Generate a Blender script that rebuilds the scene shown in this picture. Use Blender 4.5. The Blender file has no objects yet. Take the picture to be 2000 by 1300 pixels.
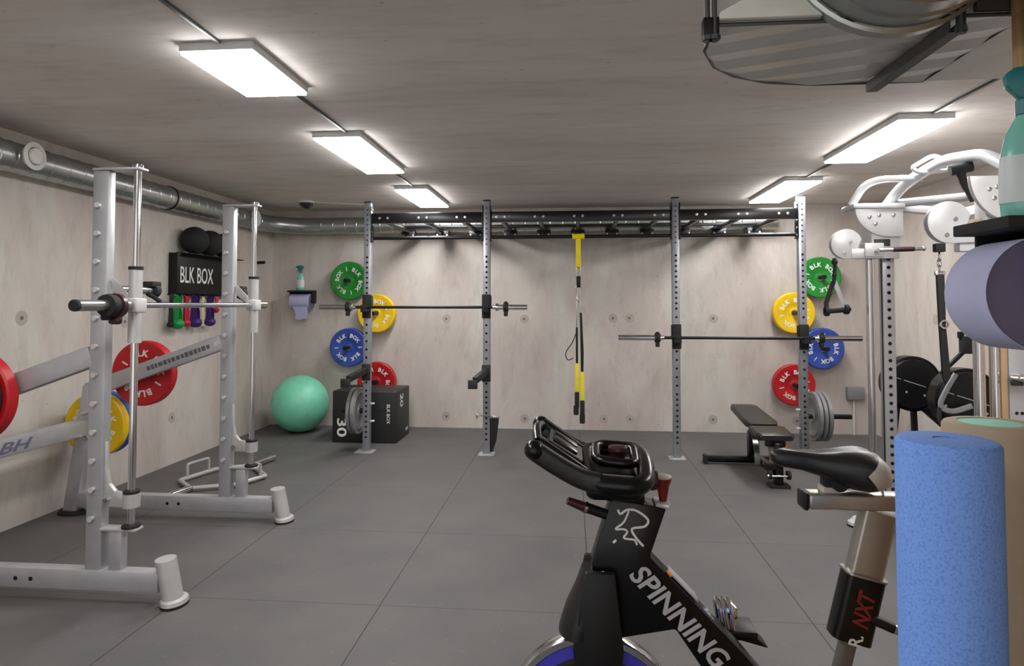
import bpy, bmesh, math, random
from math import pi, sin, cos, radians
from mathutils import Vector, Matrix
random.seed(4)
SC = bpy.context.scene
C = SC.collection

# ------------------------------------------------------------------ camera, world, exposure
EYE = 1.44
cam_data = bpy.data.cameras.new('camera')
cam = bpy.data.objects.new('camera', cam_data)
C.objects.link(cam)
cam.location = (0, 0, EYE)
cam.rotation_euler = (radians(92.0), 0, radians(5.22))
cam_data.sensor_width = 36.0
cam_data.lens = 36.0 * 1280 / 2000
cam_data.shift_y = -(650 - 549.3) / 2000
cam_data.clip_start = 0.02
SC.camera = cam
world = bpy.data.worlds.new('world')
SC.world = world
world.use_nodes = True
world.node_tree.nodes['Background'].inputs[0].default_value = (1, 0.99, 0.98, 1)
world.node_tree.nodes['Background'].inputs[1].default_value = 0.5
SC.view_settings.view_transform = 'Standard'
SC.view_settings.look = 'None'
SC.view_settings.gamma = 1
SC.view_settings.use_curve_mapping = False
SC.view_settings.exposure = 1.1
PANEL = 15.0          # radiance of the ceiling light diffusers

# ------------------------------------------------------------------ materials
def srgb(r, g, b):
    f = lambda c: (c / 255 / 12.92) if c <= 10 else ((c / 255 + 0.055) / 1.055) ** 2.4
    return (f(r), f(g), f(b), 1)

def mat(name, rgb, rough=0.5, metal=0.0, var=0.06, scale=12.0, bump=0.0, bscale=80.0, coat=0.0, spec=0.5):
    m = bpy.data.materials.new(name)
    m.use_nodes = True
    n, l = m.node_tree.nodes, m.node_tree.links
    p = n['Principled BSDF']
    p.inputs['Roughness'].default_value = rough
    p.inputs['Metallic'].default_value = metal
    p.inputs['Coat Weight'].default_value = coat
    p.inputs['Specular IOR Level'].default_value = spec
    c = srgb(*rgb)
    tc = n.new('ShaderNodeTexCoord')
    t = n.new('ShaderNodeTexNoise')
    t.inputs['Scale'].default_value = scale
    t.inputs['Detail'].default_value = 4
    l.new(tc.outputs['Object'], t.inputs['Vector'])
    r = n.new('ShaderNodeValToRGB')
    r.color_ramp.elements[0].position = 0.3
    r.color_ramp.elements[1].position = 0.7
    r.color_ramp.elements[0].color = [x * (1 - var) for x in c[:3]] + [1]
    r.color_ramp.elements[1].color = [min(1, x * (1 + var)) for x in c[:3]] + [1]
    l.new(t.outputs['Fac'], r.inputs['Fac'])
    l.new(r.outputs['Color'], p.inputs['Base Color'])
    if bump > 0:
        t2 = n.new('ShaderNodeTexNoise')
        t2.inputs['Scale'].default_value = bscale
        t2.inputs['Detail'].default_value = 3
        l.new(tc.outputs['Object'], t2.inputs['Vector'])
        b = n.new('ShaderNodeBump')
        b.inputs['Strength'].default_value = bump
        b.inputs['Distance'].default_value = 0.01
        l.new(t2.outputs['Fac'], b.inputs['Height'])
        l.new(b.outputs['Normal'], p.inputs['Normal'])
    return m

def ramp(n, stops):
    r = n.new('ShaderNodeValToRGB')
    e = r.color_ramp.elements
    while len(e) < len(stops):
        e.new(0.5)
    for i, (p, c) in enumerate(stops):
        e[i].position = p
        e[i].color = c if len(c) == 4 else tuple(c) + (1,)
    return r

def concrete(name, dark, mid, light, streak_axis='z', rough=0.75):
    m = bpy.data.materials.new(name)
    m.use_nodes = True
    n, l = m.node_tree.nodes, m.node_tree.links
    p = n['Principled BSDF']
    p.inputs['Roughness'].default_value = rough
    p.inputs['Specular IOR Level'].default_value = 0.3
    g = n.new('ShaderNodeNewGeometry')
    mp = n.new('ShaderNodeMapping')
    mp.inputs['Scale'].default_value = {'z': (1, 1, 0.35), 'x': (0.25, 1, 1), 'y': (1, 0.3, 1)}[streak_axis]
    l.new(g.outputs['Position'], mp.inputs['Vector'])
    a = n.new('ShaderNodeTexNoise')
    a.inputs['Scale'].default_value = 1.6
    a.inputs['Detail'].default_value = 7
    a.inputs['Roughness'].default_value = 0.62
    a.inputs['Distortion'].default_value = 0.6
    l.new(mp.outputs['Vector'], a.inputs['Vector'])
    r = ramp(n, [(0.30, srgb(*dark)), (0.5, srgb(*mid)), (0.68, srgb(*light))])
    l.new(a.outputs['Fac'], r.inputs['Fac'])
    b = n.new('ShaderNodeTexNoise')
    b.inputs['Scale'].default_value = 9
    b.inputs['Detail'].default_value = 8
    b.inputs['Roughness'].default_value = 0.7
    l.new(mp.outputs['Vector'], b.inputs['Vector'])
    r2 = ramp(n, [(0.30, (0.84, 0.83, 0.82)), (0.5, (1, 1, 1)), (0.75, (1.0, 1.0, 1.0))])
    l.new(b.outputs['Fac'], r2.inputs['Fac'])
    mx = n.new('ShaderNodeMix')
    mx.data_type = 'RGBA'
    mx.blend_type = 'MULTIPLY'
    mx.inputs[0].default_value = 1.0
    l.new(r.outputs['Color'], mx.inputs[6])
    l.new(r2.outputs['Color'], mx.inputs[7])
    # small pits left by air bubbles
    v = n.new('ShaderNodeTexVoronoi')
    v.inputs['Scale'].default_value = 6
    l.new(g.outputs['Position'], v.inputs['Vector'])
    r3 = ramp(n, [(0.03, (0.55, 0.53, 0.5)), (0.07, (1, 1, 1))])
    l.new(v.outputs['Distance'], r3.inputs['Fac'])
    mx2 = n.new('ShaderNodeMix')
    mx2.data_type = 'RGBA'
    mx2.blend_type = 'MULTIPLY'
    mx2.inputs[0].default_value = 0.6
    l.new(mx.outputs[2], mx2.inputs[6])
    l.new(r3.outputs['Color'], mx2.inputs[7])
    l.new(mx2.outputs[2], p.inputs['Base Color'])
    bp = n.new('ShaderNodeBump')
    bp.inputs['Strength'].default_value = 0.15
    bp.inputs['Distance'].default_value = 0.01
    l.new(b.outputs['Fac'], bp.inputs['Height'])
    l.new(bp.outputs['Normal'], p.inputs['Normal'])
    return m

def rubber_floor():
    m = bpy.data.materials.new('rubber_floor')
    m.use_nodes = True
    n, l = m.node_tree.nodes, m.node_tree.links
    p = n['Principled BSDF']
    p.inputs['Roughness'].default_value = 0.62
    p.inputs['Specular IOR Level'].default_value = 0.45
    g = n.new('ShaderNodeNewGeometry')
    a = n.new('ShaderNodeTexNoise')
    a.inputs['Scale'].default_value = 2.2
    a.inputs['Detail'].default_value = 6
    l.new(g.outputs['Position'], a.inputs['Vector'])
    r = ramp(n, [(0.3, srgb(86, 86, 86)), (0.7, srgb(97, 95, 94))])
    l.new(a.outputs['Fac'], r.inputs['Fac'])
    # pale scuffs
    s = n.new('ShaderNodeTexNoise')
    s.inputs['Scale'].default_value = 34
    s.inputs['Detail'].default_value = 5
    l.new(g.outputs['Position'], s.inputs['Vector'])
    r2 = ramp(n, [(0.66, (0, 0, 0)), (0.78, (1, 1, 1))])
    l.new(s.outputs['Fac'], r2.inputs['Fac'])
    mx = n.new('ShaderNodeMix')
    mx.data_type = 'RGBA'
    mx.blend_type = 'MIX'
    l.new(r2.outputs['Color'], mx.inputs[0])
    l.new(r.outputs['Color'], mx.inputs[6])
    mx.inputs[7].default_value = srgb(116, 114, 112)
    # seams of the one-metre tiles
    sep = n.new('ShaderNodeSeparateXYZ')
    l.new(g.outputs['Position'], sep.inputs[0])
    lines = []
    for ax, off in ((0, 0.92 + 10), (1, -3.12 + 10)):
        ad = n.new('ShaderNodeMath'); ad.operation = 'ADD'; ad.inputs[1].default_value = off
        l.new(sep.outputs[ax], ad.inputs[0])
        md = n.new('ShaderNodeMath'); md.operation = 'FRACT'
        l.new(ad.outputs[0], md.inputs[0])
        pp = n.new('ShaderNodeMath'); pp.operation = 'PINGPONG'; pp.inputs[1].default_value = 0.5
        l.new(md.outputs[0], pp.inputs[0])
        lt = n.new('ShaderNodeMath'); lt.operation = 'LESS_THAN'
        lt.inputs[1].default_value = 0.0028 if ax == 0 else 0.0018
        l.new(pp.outputs[0], lt.inputs[0])
        lines.append(lt)
    mxx = n.new('ShaderNodeMath'); mxx.operation = 'MAXIMUM'
    l.new(lines[0].outputs[0], mxx.inputs[0]); l.new(lines[1].outputs[0], mxx.inputs[1])
    mx2 = n.new('ShaderNodeMix')
    mx2.data_type = 'RGBA'
    l.new(mxx.outputs[0], mx2.inputs[0])
    l.new(mx.outputs[2], mx2.inputs[6])
    mx2.inputs[7].default_value = srgb(40, 38, 38)
    l.new(mx2.outputs[2], p.inputs['Base Color'])
    bp = n.new('ShaderNodeBump')
    bp.inputs['Strength'].default_value = 0.25
    bp.inputs['Distance'].default_value = 0.004
    l.new(s.outputs['Fac'], bp.inputs['Height'])
    l.new(bp.outputs['Normal'], p.inputs['Normal'])
    return m

def galvanised(name, rough=0.3, spangle=14, rgb=(178, 182, 180), metal=0.9):
    m = bpy.data.materials.new(name)
    m.use_nodes = True
    n, l = m.node_tree.nodes, m.node_tree.links
    p = n['Principled BSDF']
    p.inputs['Metallic'].default_value = metal
    tc = n.new('ShaderNodeTexCoord')
    v = n.new('ShaderNodeTexVoronoi')
    v.inputs['Scale'].default_value = spangle
    l.new(tc.outputs['Object'], v.inputs['Vector'])
    c = srgb(*rgb)
    r = ramp(n, [(0.0, [x * 0.92 for x in c[:3]]), (1.0, [min(1, x * 1.06) for x in c[:3]])])
    l.new(v.outputs['Color'], r.inputs['Fac'])
    l.new(r.outputs['Color'], p.inputs['Base Color'])
    r2 = ramp(n, [(0.0, (rough - 0.03,) * 3), (1.0, (rough + 0.04,) * 3)])
    l.new(v.outputs['Color'], r2.inputs['Fac'])
    l.new(r2.outputs['Color'], p.inputs['Roughness'])
    return m

def wood(name, dark, light):
    m = bpy.data.materials.new(name)
    m.use_nodes = True
    n, l = m.node_tree.nodes, m.node_tree.links
    p = n['Principled BSDF']
    p.inputs['Roughness'].default_value = 0.55
    tc = n.new('ShaderNodeTexCoord')
    mp = n.new('ShaderNodeMapping')
    mp.inputs['Scale'].default_value = (6, 6, 0.8)
    l.new(tc.outputs['Object'], mp.inputs['Vector'])
    w = n.new('ShaderNodeTexNoise')
    w.inputs['Scale'].default_value = 3
    w.inputs['Detail'].default_value = 8
    w.inputs['Distortion'].default_value = 1.5
    l.new(mp.outputs['Vector'], w.inputs['Vector'])
    r = ramp(n, [(0.35, srgb(*dark)), (0.65, srgb(*light))])
    l.new(w.outputs['Fac'], r.inputs['Fac'])
    l.new(r.outputs['Color'], p.inputs['Base Color'])
    return m

def emitter(name, rgb, s):
    m = bpy.data.materials.new(name)
    m.use_nodes = True
    n, l = m.node_tree.nodes, m.node_tree.links
    p = n['Principled BSDF']
    p.inputs['Base Color'].default_value = (0.9, 0.9, 0.9, 1)
    p.inputs['Emission Color'].default_value = rgb
    p.inputs['Emission Strength'].default_value = s
    return m

def foam(name, base, fleck, scale=150):
    m = bpy.data.materials.new(name)
    m.use_nodes = True
    n, l = m.node_tree.nodes, m.node_tree.links
    p = n['Principled BSDF']
    p.inputs['Roughness'].default_value = 0.8
    tc = n.new('ShaderNodeTexCoord')
    v = n.new('ShaderNodeTexNoise')
    v.inputs['Scale'].default_value = scale
    v.inputs['Detail'].default_value = 3
    l.new(tc.outputs['Object'], v.inputs['Vector'])
    r = ramp(n, [(0.36, srgb(*fleck)), (0.5, srgb(*base))])
    l.new(v.outputs['Fac'], r.inputs['Fac'])
    l.new(r.outputs['Color'], p.inputs['Base Color'])
    b = n.new('ShaderNodeBump')
    b.inputs['Strength'].default_value = 0.35
    b.inputs['Distance'].default_value = 0.004
    l.new(v.outputs['Fac'], b.inputs['Height'])
    l.new(b.outputs['Normal'], p.inputs['Normal'])
    return m

M = dict(
    wall=concrete('wall_concrete', (180, 170, 162), (198, 188, 181), (207, 204, 195)),
    wall_side=concrete('side_wall_concrete', (180, 170, 162), (198, 188, 181), (207, 204, 195)),
    ceiling=concrete('ceiling_concrete', (208, 199, 193), (219, 211, 205), (228, 222, 217), 'x'),
    floor=rubber_floor(),
    tie=mat('tie_hole_mortar', (176, 166, 158), 0.9),
    tie_dark=mat('tie_hole_recess', (112, 104, 97), 0.9),
    galv=galvanised('galvanised_duct', 0.3, 16),
    sheet=galvanised('galvanised_sheet', 0.36, 7, (212, 212, 208), 0.6),
    strut=mat('zinc_strut', (96, 98, 98), 0.4, 0.8),
    white=mat('white_plastic', (226, 224, 220), 0.45),
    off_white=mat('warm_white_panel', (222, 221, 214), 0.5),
    shade_umber=mat('front_face_shade', (58, 48, 42), 0.6),  # shade of the unlit plenum front, put into the colour
    housing=mat('lamp_housing', (196, 196, 194), 0.5),
    lamp=emitter('lamp_diffuser', (1.0, 0.99, 0.98, 1), PANEL),
    silver=mat('silver_powder_coat', (178, 179, 182), 0.38, 0.35, bump=0.02),
    silver_light=mat('light_silver_powder_coat', (186, 186, 186), 0.35, 0.25),
    rig=mat('steel_grey_coat', (150, 152, 158), 0.36, 0.45),
    white_coat=mat('white_pearl_coat', (202, 202, 203), 0.32, 0.15),
    chrome=mat('chrome', (215, 215, 218), 0.12, 1.0, var=0.02),
    steel=mat('brushed_steel', (176, 174, 170), 0.28, 0.95, var=0.03),
    iron=mat('grey_cast_iron', (150, 150, 152), 0.4, 0.5),
    black=mat('black_powder_coat', (16, 16, 17), 0.45, spec=0.35),
    gloss=mat('gloss_black', (8, 8, 9), 0.26, spec=0.35),
    beam=mat('satin_black_steel', (24, 24, 25), 0.28, 0.3),
    matte=mat('matte_black', (24, 24, 25), 0.75),
    rubber=mat('black_rubber', (26, 26, 27), 0.8, bump=0.1),
    vinyl=mat('black_vinyl', (24, 24, 24), 0.36, bump=0.05),
    hole=mat('dark_hole', (12, 12, 13), 0.9),
    red=mat('red_rubber', (186, 20, 28), 0.45),
    yellow=mat('yellow_rubber', (232, 190, 6), 0.45),
    green=mat('green_rubber', (26, 132, 42), 0.45),
    blue=mat('blue_rubber', (44, 74, 160), 0.45),
    ink=mat('white_ink', (228, 228, 224), 0.5),
    grey_ink=mat('silver_ink', (176, 176, 178), 0.45),
    navy_ink=mat('slate_ink', (104, 102, 124), 0.5),
    worn_ink=mat('worn_grey_ink', (92, 92, 95), 0.5),
    dark_ink=mat('charcoal_ink', (46, 46, 48), 0.5),
    red_ink=mat('dark_red_ink', (128, 26, 32), 0.5),
    maroon=mat('maroon_plastic', (112, 24, 22), 0.32),
    plum=mat('dark_plum_plastic', (56, 22, 28), 0.35),
    cobalt=mat('violet_blue_paint', (70, 66, 196), 0.4),
    pewter=mat('warm_pewter', (176, 170, 160), 0.3, 0.75),
    dull_tube=mat('dull_grey_tube', (104, 99, 94), 0.6),
    tail=mat('pale_grey_vinyl', (186, 178, 168), 0.45),
    mint=mat('mint_vinyl', (128, 218, 182), 0.38),
    mint_foam=mat('mint_foam', (150, 222, 196), 0.8),
    tan_foam=mat('tan_foam', (176, 160, 138), 0.85),
    blue_foam=foam('blue_foam', (118, 162, 238), (100, 142, 226), 240),
    paper=mat('lavender_paper', (178, 180, 212), 0.85, bump=0.05),
    paper_end_shade=mat('shaded_lavender_paper', (104, 100, 128), 0.9),  # darker lavender paints the shade on the roll ends
    bottle=mat('mint_bottle', (128, 200, 186), 0.2, coat=0.3),
    teal=mat('teal_trigger', (24, 112, 116), 0.4),
    bottle_label=mat('pale_label', (206, 214, 216), 0.4),
    purple=mat('purple_latex', (60, 34, 110), 0.5),
    green_band=mat('green_latex', (20, 150, 74), 0.5),
    red_band=mat('red_latex', (200, 24, 44), 0.5),
    cream_band=mat('cream_latex', (200, 190, 140), 0.5),
    yellow_web=mat('yellow_webbing', (236, 214, 10), 0.6),
    plywood=wood('plywood', (150, 112, 66), (190, 152, 98)),
    tan=mat('plain_tan', (176, 146, 112), 0.6),
    orange=mat('orange_sticker', (236, 140, 20), 0.5),
    dome=mat('dark_dome', (30, 28, 30), 0.12, coat=0.6),
    foamblack=mat('charcoal_vinyl', (32, 32, 33), 0.5, bump=0.06),
    cream=mat('grey_junction_box', (128, 130, 134), 0.5),
)

# ------------------------------------------------------------------ mesh tools
class MB:
    def __init__(self):
        self.bm = bmesh.new()
        self.mi = 0
    def _mark(self, faces):
        for f in faces:
            f.material_index = self.mi
    def box(self, lo, hi, bev=0.0, mtx=None, seg=2):
        t = bmesh.new()
        lo, hi = Vector(lo), Vector(hi)
        bmesh.ops.create_cube(t, size=1)
        s, c = hi - lo, (hi + lo) / 2
        for v in t.verts:
            v.co = Vector((v.co.x * s.x, v.co.y * s.y, v.co.z * s.z)) + c
        if bev > 0:
            bmesh.ops.bevel(t, geom=t.edges[:], offset=min(bev, min(s) * 0.45), segments=seg, affect='EDGES', profile=0.5)
        self._merge(t, mtx)
        return self
    def _merge(self, t, mtx=None):
        if mtx is not None:
            t.transform(mtx)
        vm = {}
        for v in t.verts:
            vm[v] = self.bm.verts.new(v.co)
        for f in t.faces:
            try:
                nf = self.bm.faces.new([vm[v] for v in f.verts])
                nf.material_index = self.mi
            except ValueError:
                pass
        t.free()
    def obox(self, a, b, w, h, bev=0.0, up=(0, 0, 1)):
        """box running from a to b, w across, h along up"""
        a, b = Vector(a), Vector(b)
        d = (b - a)
        L = d.length
        y = d.normalized()
        x = y.cross(Vector(up))
        if x.length < 1e-4:
            x = Vector((1, 0, 0))
        x.normalize()
        z = x.cross(y)
        m = Matrix((x, y, z)).transposed().to_4x4()
        m.translation = (a + b) / 2
        return self.box((-w / 2, -L / 2, -h / 2), (w / 2, L / 2, h / 2), bev, m)
    def cyl(self, a, b, r, r2=None, n=20, caps=True):
        a, b = Vector(a), Vector(b)
        r2 = r if r2 is None else r2
        y = (b - a).normalized()
        x = y.orthogonal().normalized()
        z = x.cross(y)
        ra = [self.bm.verts.new(a + (x * cos(2 * pi * i / n) + z * sin(2 * pi * i / n)) * r) for i in range(n)]
        rb = [self.bm.verts.new(b + (x * cos(2 * pi * i / n) + z * sin(2 * pi * i / n)) * r2) for i in range(n)]
        fs = [self.bm.faces.new((ra[i], rb[i], rb[(i + 1) % n], ra[(i + 1) % n])) for i in range(n)]
        if caps:
            fs.append(self.bm.faces.new(ra))
            fs.append(self.bm.faces.new(rb[::-1]))
        self._mark(fs)
        return self
    def lathe(self, prof, c=(0, 0, 0), axis='Z', n=40, close=False):
        """prof: (radius, height) pairs"""
        c = Vector(c)
        ax = {'X': (Vector((1, 0, 0)), Vector((0, 1, 0)), Vector((0, 0, 1))),
              'Y': (Vector((0, 1, 0)), Vector((0, 0, 1)), Vector((1, 0, 0))),
              'Z': (Vector((0, 0, 1)), Vector((1, 0, 0)), Vector((0, 1, 0)))}[axis]
        rings = []
        for (r, h) in prof:
            if r < 1e-6:
                rings.append([self.bm.verts.new(c + ax[0] * h)])
            else:
                rings.append([self.bm.verts.new(c + ax[0] * h + (ax[1] * cos(2 * pi * i / n) + ax[2] * sin(2 * pi * i / n)) * r) for i in range(n)])
        fs = []
        pairs = list(zip(rings[:-1], rings[1:]))
        if close:
            pairs.append((rings[-1], rings[0]))
        for p, q in pairs:
            for i in range(n):
                j = (i + 1) % n
                vs = []
                if len(p) == 1 and len(q) == 1:
                    continue
                if len(p) == 1:
                    vs = [p[0], q[j], q[i]]
                elif len(q) == 1:
                    vs = [p[i], p[j], q[0]]
                else:
                    vs = [p[i], p[j], q[j], q[i]]
                fs.append(self.bm.faces.new(vs))
        self._mark(fs)
        return self
    def sweep(self, path, prof, closed=False, up=(0, 0, 1), caps=True, scale=None):
        path = [Vector(p) for p in path]
        N = len(path)
        rings = []
        prevx = None
        for i, p in enumerate(path):
            if closed:
                t = (path[(i + 1) % N] - path[i - 1]).normalized()
            else:
                a = path[i + 1] - p if i < N - 1 else None
                b = p - path[i - 1] if i > 0 else None
                t = ((a.normalized() if a else Vector()) + (b.normalized() if b else Vector())).normalized()
            if prevx is None:
                x = t.cross(Vector(up))
                if x.length < 1e-3:
                    x = t.orthogonal()
            else:
                x = prevx - t * prevx.dot(t)
            x.normalize()
            prevx = x
            y = x.cross(t)
            s = scale[i] if scale else 1.0
            rings.append([self.bm.verts.new(p + (x * u + y * v) * s) for (u, v) in prof])
        fs = []
        k = len(prof)
        seq = list(zip(rings[:-1], rings[1:]))
        if closed:
            seq.append((rings[-1], rings[0]))
        for p, q in seq:
            for i in range(k):
                j = (i + 1) % k
                fs.append(self.bm.faces.new((p[i], p[j], q[j], q[i])))
        if caps and not closed:
            fs.append(self.bm.faces.new(rings[0][::-1]))
            fs.append(self.bm.faces.new(rings[-1]))
        self._mark(fs)
        return self
    def tube(self, path, r, n=12, closed=False, scale=None, caps=True):
        return self.sweep(path, circ(r, n), closed, scale=scale, caps=caps)
    def prism(self, poly, lo, hi, plane='XZ', bev=0.0):
        """poly in plane extruded along the third axis from lo to hi"""
        t = bmesh.new()
        def P(u, v, w):
            return {'XZ': (u, w, v), 'XY': (u, v, w), 'YZ': (w, u, v)}[plane]
        va = [t.verts.new(P(u, v, lo)) for u, v in poly]
        vb = [t.verts.new(P(u, v, hi)) for u, v in poly]
        k = len(poly)
        t.faces.new(va)
        t.faces.new(vb[::-1])
        for i in range(k):
            j = (i + 1) % k
            t.faces.new((va[j], va[i], vb[i], vb[j]))
        bmesh.ops.recalc_face_normals(t, faces=t.faces[:])
        if bev > 0:
            bmesh.ops.bevel(t, geom=t.edges[:], offset=bev, segments=2, affect='EDGES', profile=0.5)
        self._merge(t)
        return self
    def ball(self, c, r, n=32, squash=1.0):
        t = bmesh.new()
        bmesh.ops.create_uvsphere(t, u_segments=n, v_segments=n // 2, radius=r)
        for v in t.verts:
            v.co.z *= squash
        self._merge(t, Matrix.Translation(Vector(c)))
        return self
    def loft(self, sections, caps=True):
        rings = [[self.bm.verts.new(p) for p in s] for s in sections]
        fs = []
        k = len(rings[0])
        for p, q in zip(rings[:-1], rings[1:]):
            for i in range(k):
                j = (i + 1) % k
                fs.append(self.bm.faces.new((p[i], p[j], q[j], q[i])))
        if caps:
            fs.append(self.bm.faces.new(rings[0][::-1]))
            fs.append(self.bm.faces.new(rings[-1]))
        self._mark(fs)
        return self
    def build(self, name, mats, parent=None, origin=None, sharp=35, recalc=True):
        if recalc:
            bmesh.ops.recalc_face_normals(self.bm, faces=self.bm.faces[:])
        me = bpy.data.meshes.new(name)
        off = ORG.get(parent.name, Vector()) if parent else (Vector(origin) if origin is not None else Vector())
        for v in self.bm.verts:
            v.co -= off
        for f in self.bm.faces:
            f.smooth = True
        self.bm.to_mesh(me)
        self.bm.free()
        me.set_sharp_from_angle(angle=radians(sharp))
        for m in (mats if isinstance(mats, (list, tuple)) else [mats]):
            me.materials.append(M[m] if isinstance(m, str) else m)
        o = bpy.data.objects.new(name, me)
        C.objects.link(o)
        if parent:
            o.parent = parent
            ORG[o.name] = off
        else:
            o.location = off
        return o

ORG = {}
def circ(r, n=12):
    return [(r * cos(2 * pi * i / n), r * sin(2 * pi * i / n)) for i in range(n)]
def rrect(w, h, r, n=3):
    out = []
    for (cx, cy, a0) in ((w / 2 - r, h / 2 - r, 0), (-w / 2 + r, h / 2 - r, pi / 2), (-w / 2 + r, -h / 2 + r, pi), (w / 2 - r, -h / 2 + r, 1.5 * pi)):
        for i in range(n + 1):
            a = a0 + pi / 2 * i / n
            out.append((cx + r * cos(a), cy + r * sin(a)))
    return out
def fillet(pts, r, n=6, closed=False):
    pts = [Vector(p) for p in pts]
    out = []
    N = len(pts)
    for i in range(N):
        if not closed and i in (0, N - 1):
            out.append(pts[i]); continue
        p, a, b = pts[i], pts[i - 1], pts[(i + 1) % N]
        u, v = (a - p), (b - p)
        d = min(r, u.length * 0.49, v.length * 0.49)
        s, e = p + u.normalized() * d, p + v.normalized() * d
        for k in range(n + 1):
            t = k / n
            out.append(s * (1 - t) ** 2 + p * 2 * t * (1 - t) + e * t * t)
    return out
def smooth_path(pts, n=6):
    pts = [Vector(p) for p in pts]
    out = []
    for i in range(len(pts) - 1):
        p0, p1, p2, p3 = pts[max(0, i - 1)], pts[i], pts[i + 1], pts[min(len(pts) - 1, i + 2)]
        for k in range(n):
            t = k / n
            out.append(0.5 * ((2 * p1) + (p2 - p0) * t + (2 * p0 - 5 * p1 + 4 * p2 - p3) * t * t + (3 * p1 - p0 - 3 * p2 + p3) * t ** 3))
    out.append(pts[-1])
    return out

def thing(name, label, cat, loc=(0, 0, 0), group=None):
    o = bpy.data.objects.new(name, None)
    o.empty_display_size = 0.1
    C.objects.link(o)
    o.location = loc
    ORG[o.name] = Vector(loc)
    return tag(o, label, cat, group)
def tag(o, label, cat, group=None):
    o['label'] = label
    o['category'] = cat
    if group:
        o['group'] = group
    return o
def struct(o, label=None):
    o['kind'] = 'structure'
    if label:
        o['label'] = label
    return o
def dup(root, loc, label, rz=None, group=None, swap=None):
    r = root.copy()
    C.objects.link(r)
    r.location = loc
    if rz is not None:
        r.rotation_euler = (0, 0, rz)
    r['label'] = label
    if group:
        r['group'] = group
    def rec(src, dst):
        for ch in [o for o in C.objects if o.parent == src]:
            c = ch.copy()
            C.objects.link(c)
            c.parent = dst
            if swap and c.type == 'MESH' and swap.get(ch.data.name):
                c.data = swap[ch.data.name]
            rec(ch, c)
    rec(root, r)
    return r

# ------------------------------------------------------------------ lettering
GLYPH = {}
def glyph(ch, bold=0.0, ext=0.004, shear=0.0):
    key = (ch, bold, ext, shear)
    if key not in GLYPH:
        cu = bpy.data.curves.new('letter', 'FONT')
        cu.body = ch
        cu.size = 1.0
        cu.offset = bold
        cu.extrude = ext
        cu.shear = shear
        cu.resolution_u = 3
        ob = bpy.data.objects.new('letter', cu)
        C.objects.link(ob)
        bpy.context.view_layer.update()
        me = ob.to_mesh()
        vs = [v.co.copy() for v in me.vertices]
        fs = [tuple(p.vertices) for p in me.polygons]
        ob.to_mesh_clear()
        bpy.data.objects.remove(ob)
        bpy.data.curves.remove(cu)
        GLYPH[key] = (vs, fs)
    return GLYPH[key]
def put_text(mb, body, mtx, height, width=None, bold=0.0, shear=0.0, ext=0.004):
    """word centred on mtx: local x along the word, local y up the letters, z out of the surface"""
    vs, fs = glyph(body, bold, ext, shear)
    x0, x1 = min(v.x for v in vs), max(v.x for v in vs)
    y0, y1 = min(v.y for v in vs), max(v.y for v in vs)
    sy = height / (y1 - y0)
    sx = sy if width is None else width / (x1 - x0)
    cx, cy = (x0 + x1) / 2, (y0 + y1) / 2
    nv = [mb.bm.verts.new(mtx @ Vector(((v.x - cx) * sx, (v.y - cy) * sy, 0.0005 + (v.z + ext) * 0.25))) for v in vs]
    for f in fs:
        try:
            nf = mb.bm.faces.new([nv[i] for i in f])
            nf.material_index = mb.mi
        except ValueError:
            pass
def frame(o, x, y):
    x, y = Vector(x).normalized(), Vector(y).normalized()
    z = x.cross(y)
    m = Matrix((x, y, z)).transposed().to_4x4()
    m.translation = Vector(o)
    return m

# ------------------------------------------------------------------ the room
XL, XR, YB, YF, ZC = -3.6, 3.35, 7.62, -1.6, 2.56
struct(MB().box((XL - .2, YF - .2, -.12), (XR + .2, YB + .2, 0)).build('floor', 'floor'), 'dark rubber tiled gym floor')
struct(MB().box((XL - .2, YF - .2, ZC), (XR + .2, YB + .2, ZC + .15)).build('ceiling', 'ceiling'), 'bare concrete ceiling')
wb = MB().box((XL - .2, YB, 0), (XR + .2, YB + .2, ZC))
for (x, z) in [(-1.47, 1.27), (-.55, 1.27), (.47, 1.28), (.66, 1.28), (1.6, 1.28), (2.5, 1.27), (-1.47, .13), (-.55, .12), (.36, .13), (.66, .13), (1.58, .14), (2.5, .14), (-3.2, 1.27), (-2.4, .14)]:
    wb.mi = 1
    wb.lathe([(.052, 0), (.05, -.0015), (0, -.0015)], (x, YB, z), 'Y', 20)
    wb.mi = 2
    wb.lathe([(.014, -.0016), (.012, -.003), (0, -.003)], (x + random.uniform(-.006, .006), YB, z), 'Y', 14)
struct(wb.build('wall_back', ['wall', 'tie', 'tie_dark']), 'bare concrete wall behind the rig')
wl = MB().box((XL - .2, YF, 0), (XL, YB, ZC))
for (y, z) in [(4.0, 1.35), (3.7, .19), (4.9, .33), (5.65, .42), (5.0, 1.3), (6.6, 1.3), (6.6, .2)]:
    wl.mi = 1
    wl.lathe([(.05, 0), (.048, .0015), (0, .0015)], (XL, y, z), 'X', 18)
    wl.mi = 2
    wl.lathe([(.014, .0016), (.012, .003), (0, .003)], (XL, y, z), 'X', 14)
struct(wl.build('wall_left', ['wall_side', 'tie', 'tie_dark']), 'bare concrete wall along the left side')
wr = MB().box((XR, YF, 0), (XR + .2, YB, ZC))
for (y, z) in [(5.2, 1.3), (6.4, 1.3), (6.9, .2)]:
    wr.mi = 1
    wr.lathe([(.05, 0), (.048, -.0015), (0, -.0015)], (XR, y, z), 'X', 18)
struct(wr.build('wall_right', ['wall_side', 'tie']), 'bare concrete wall on the right')

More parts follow.
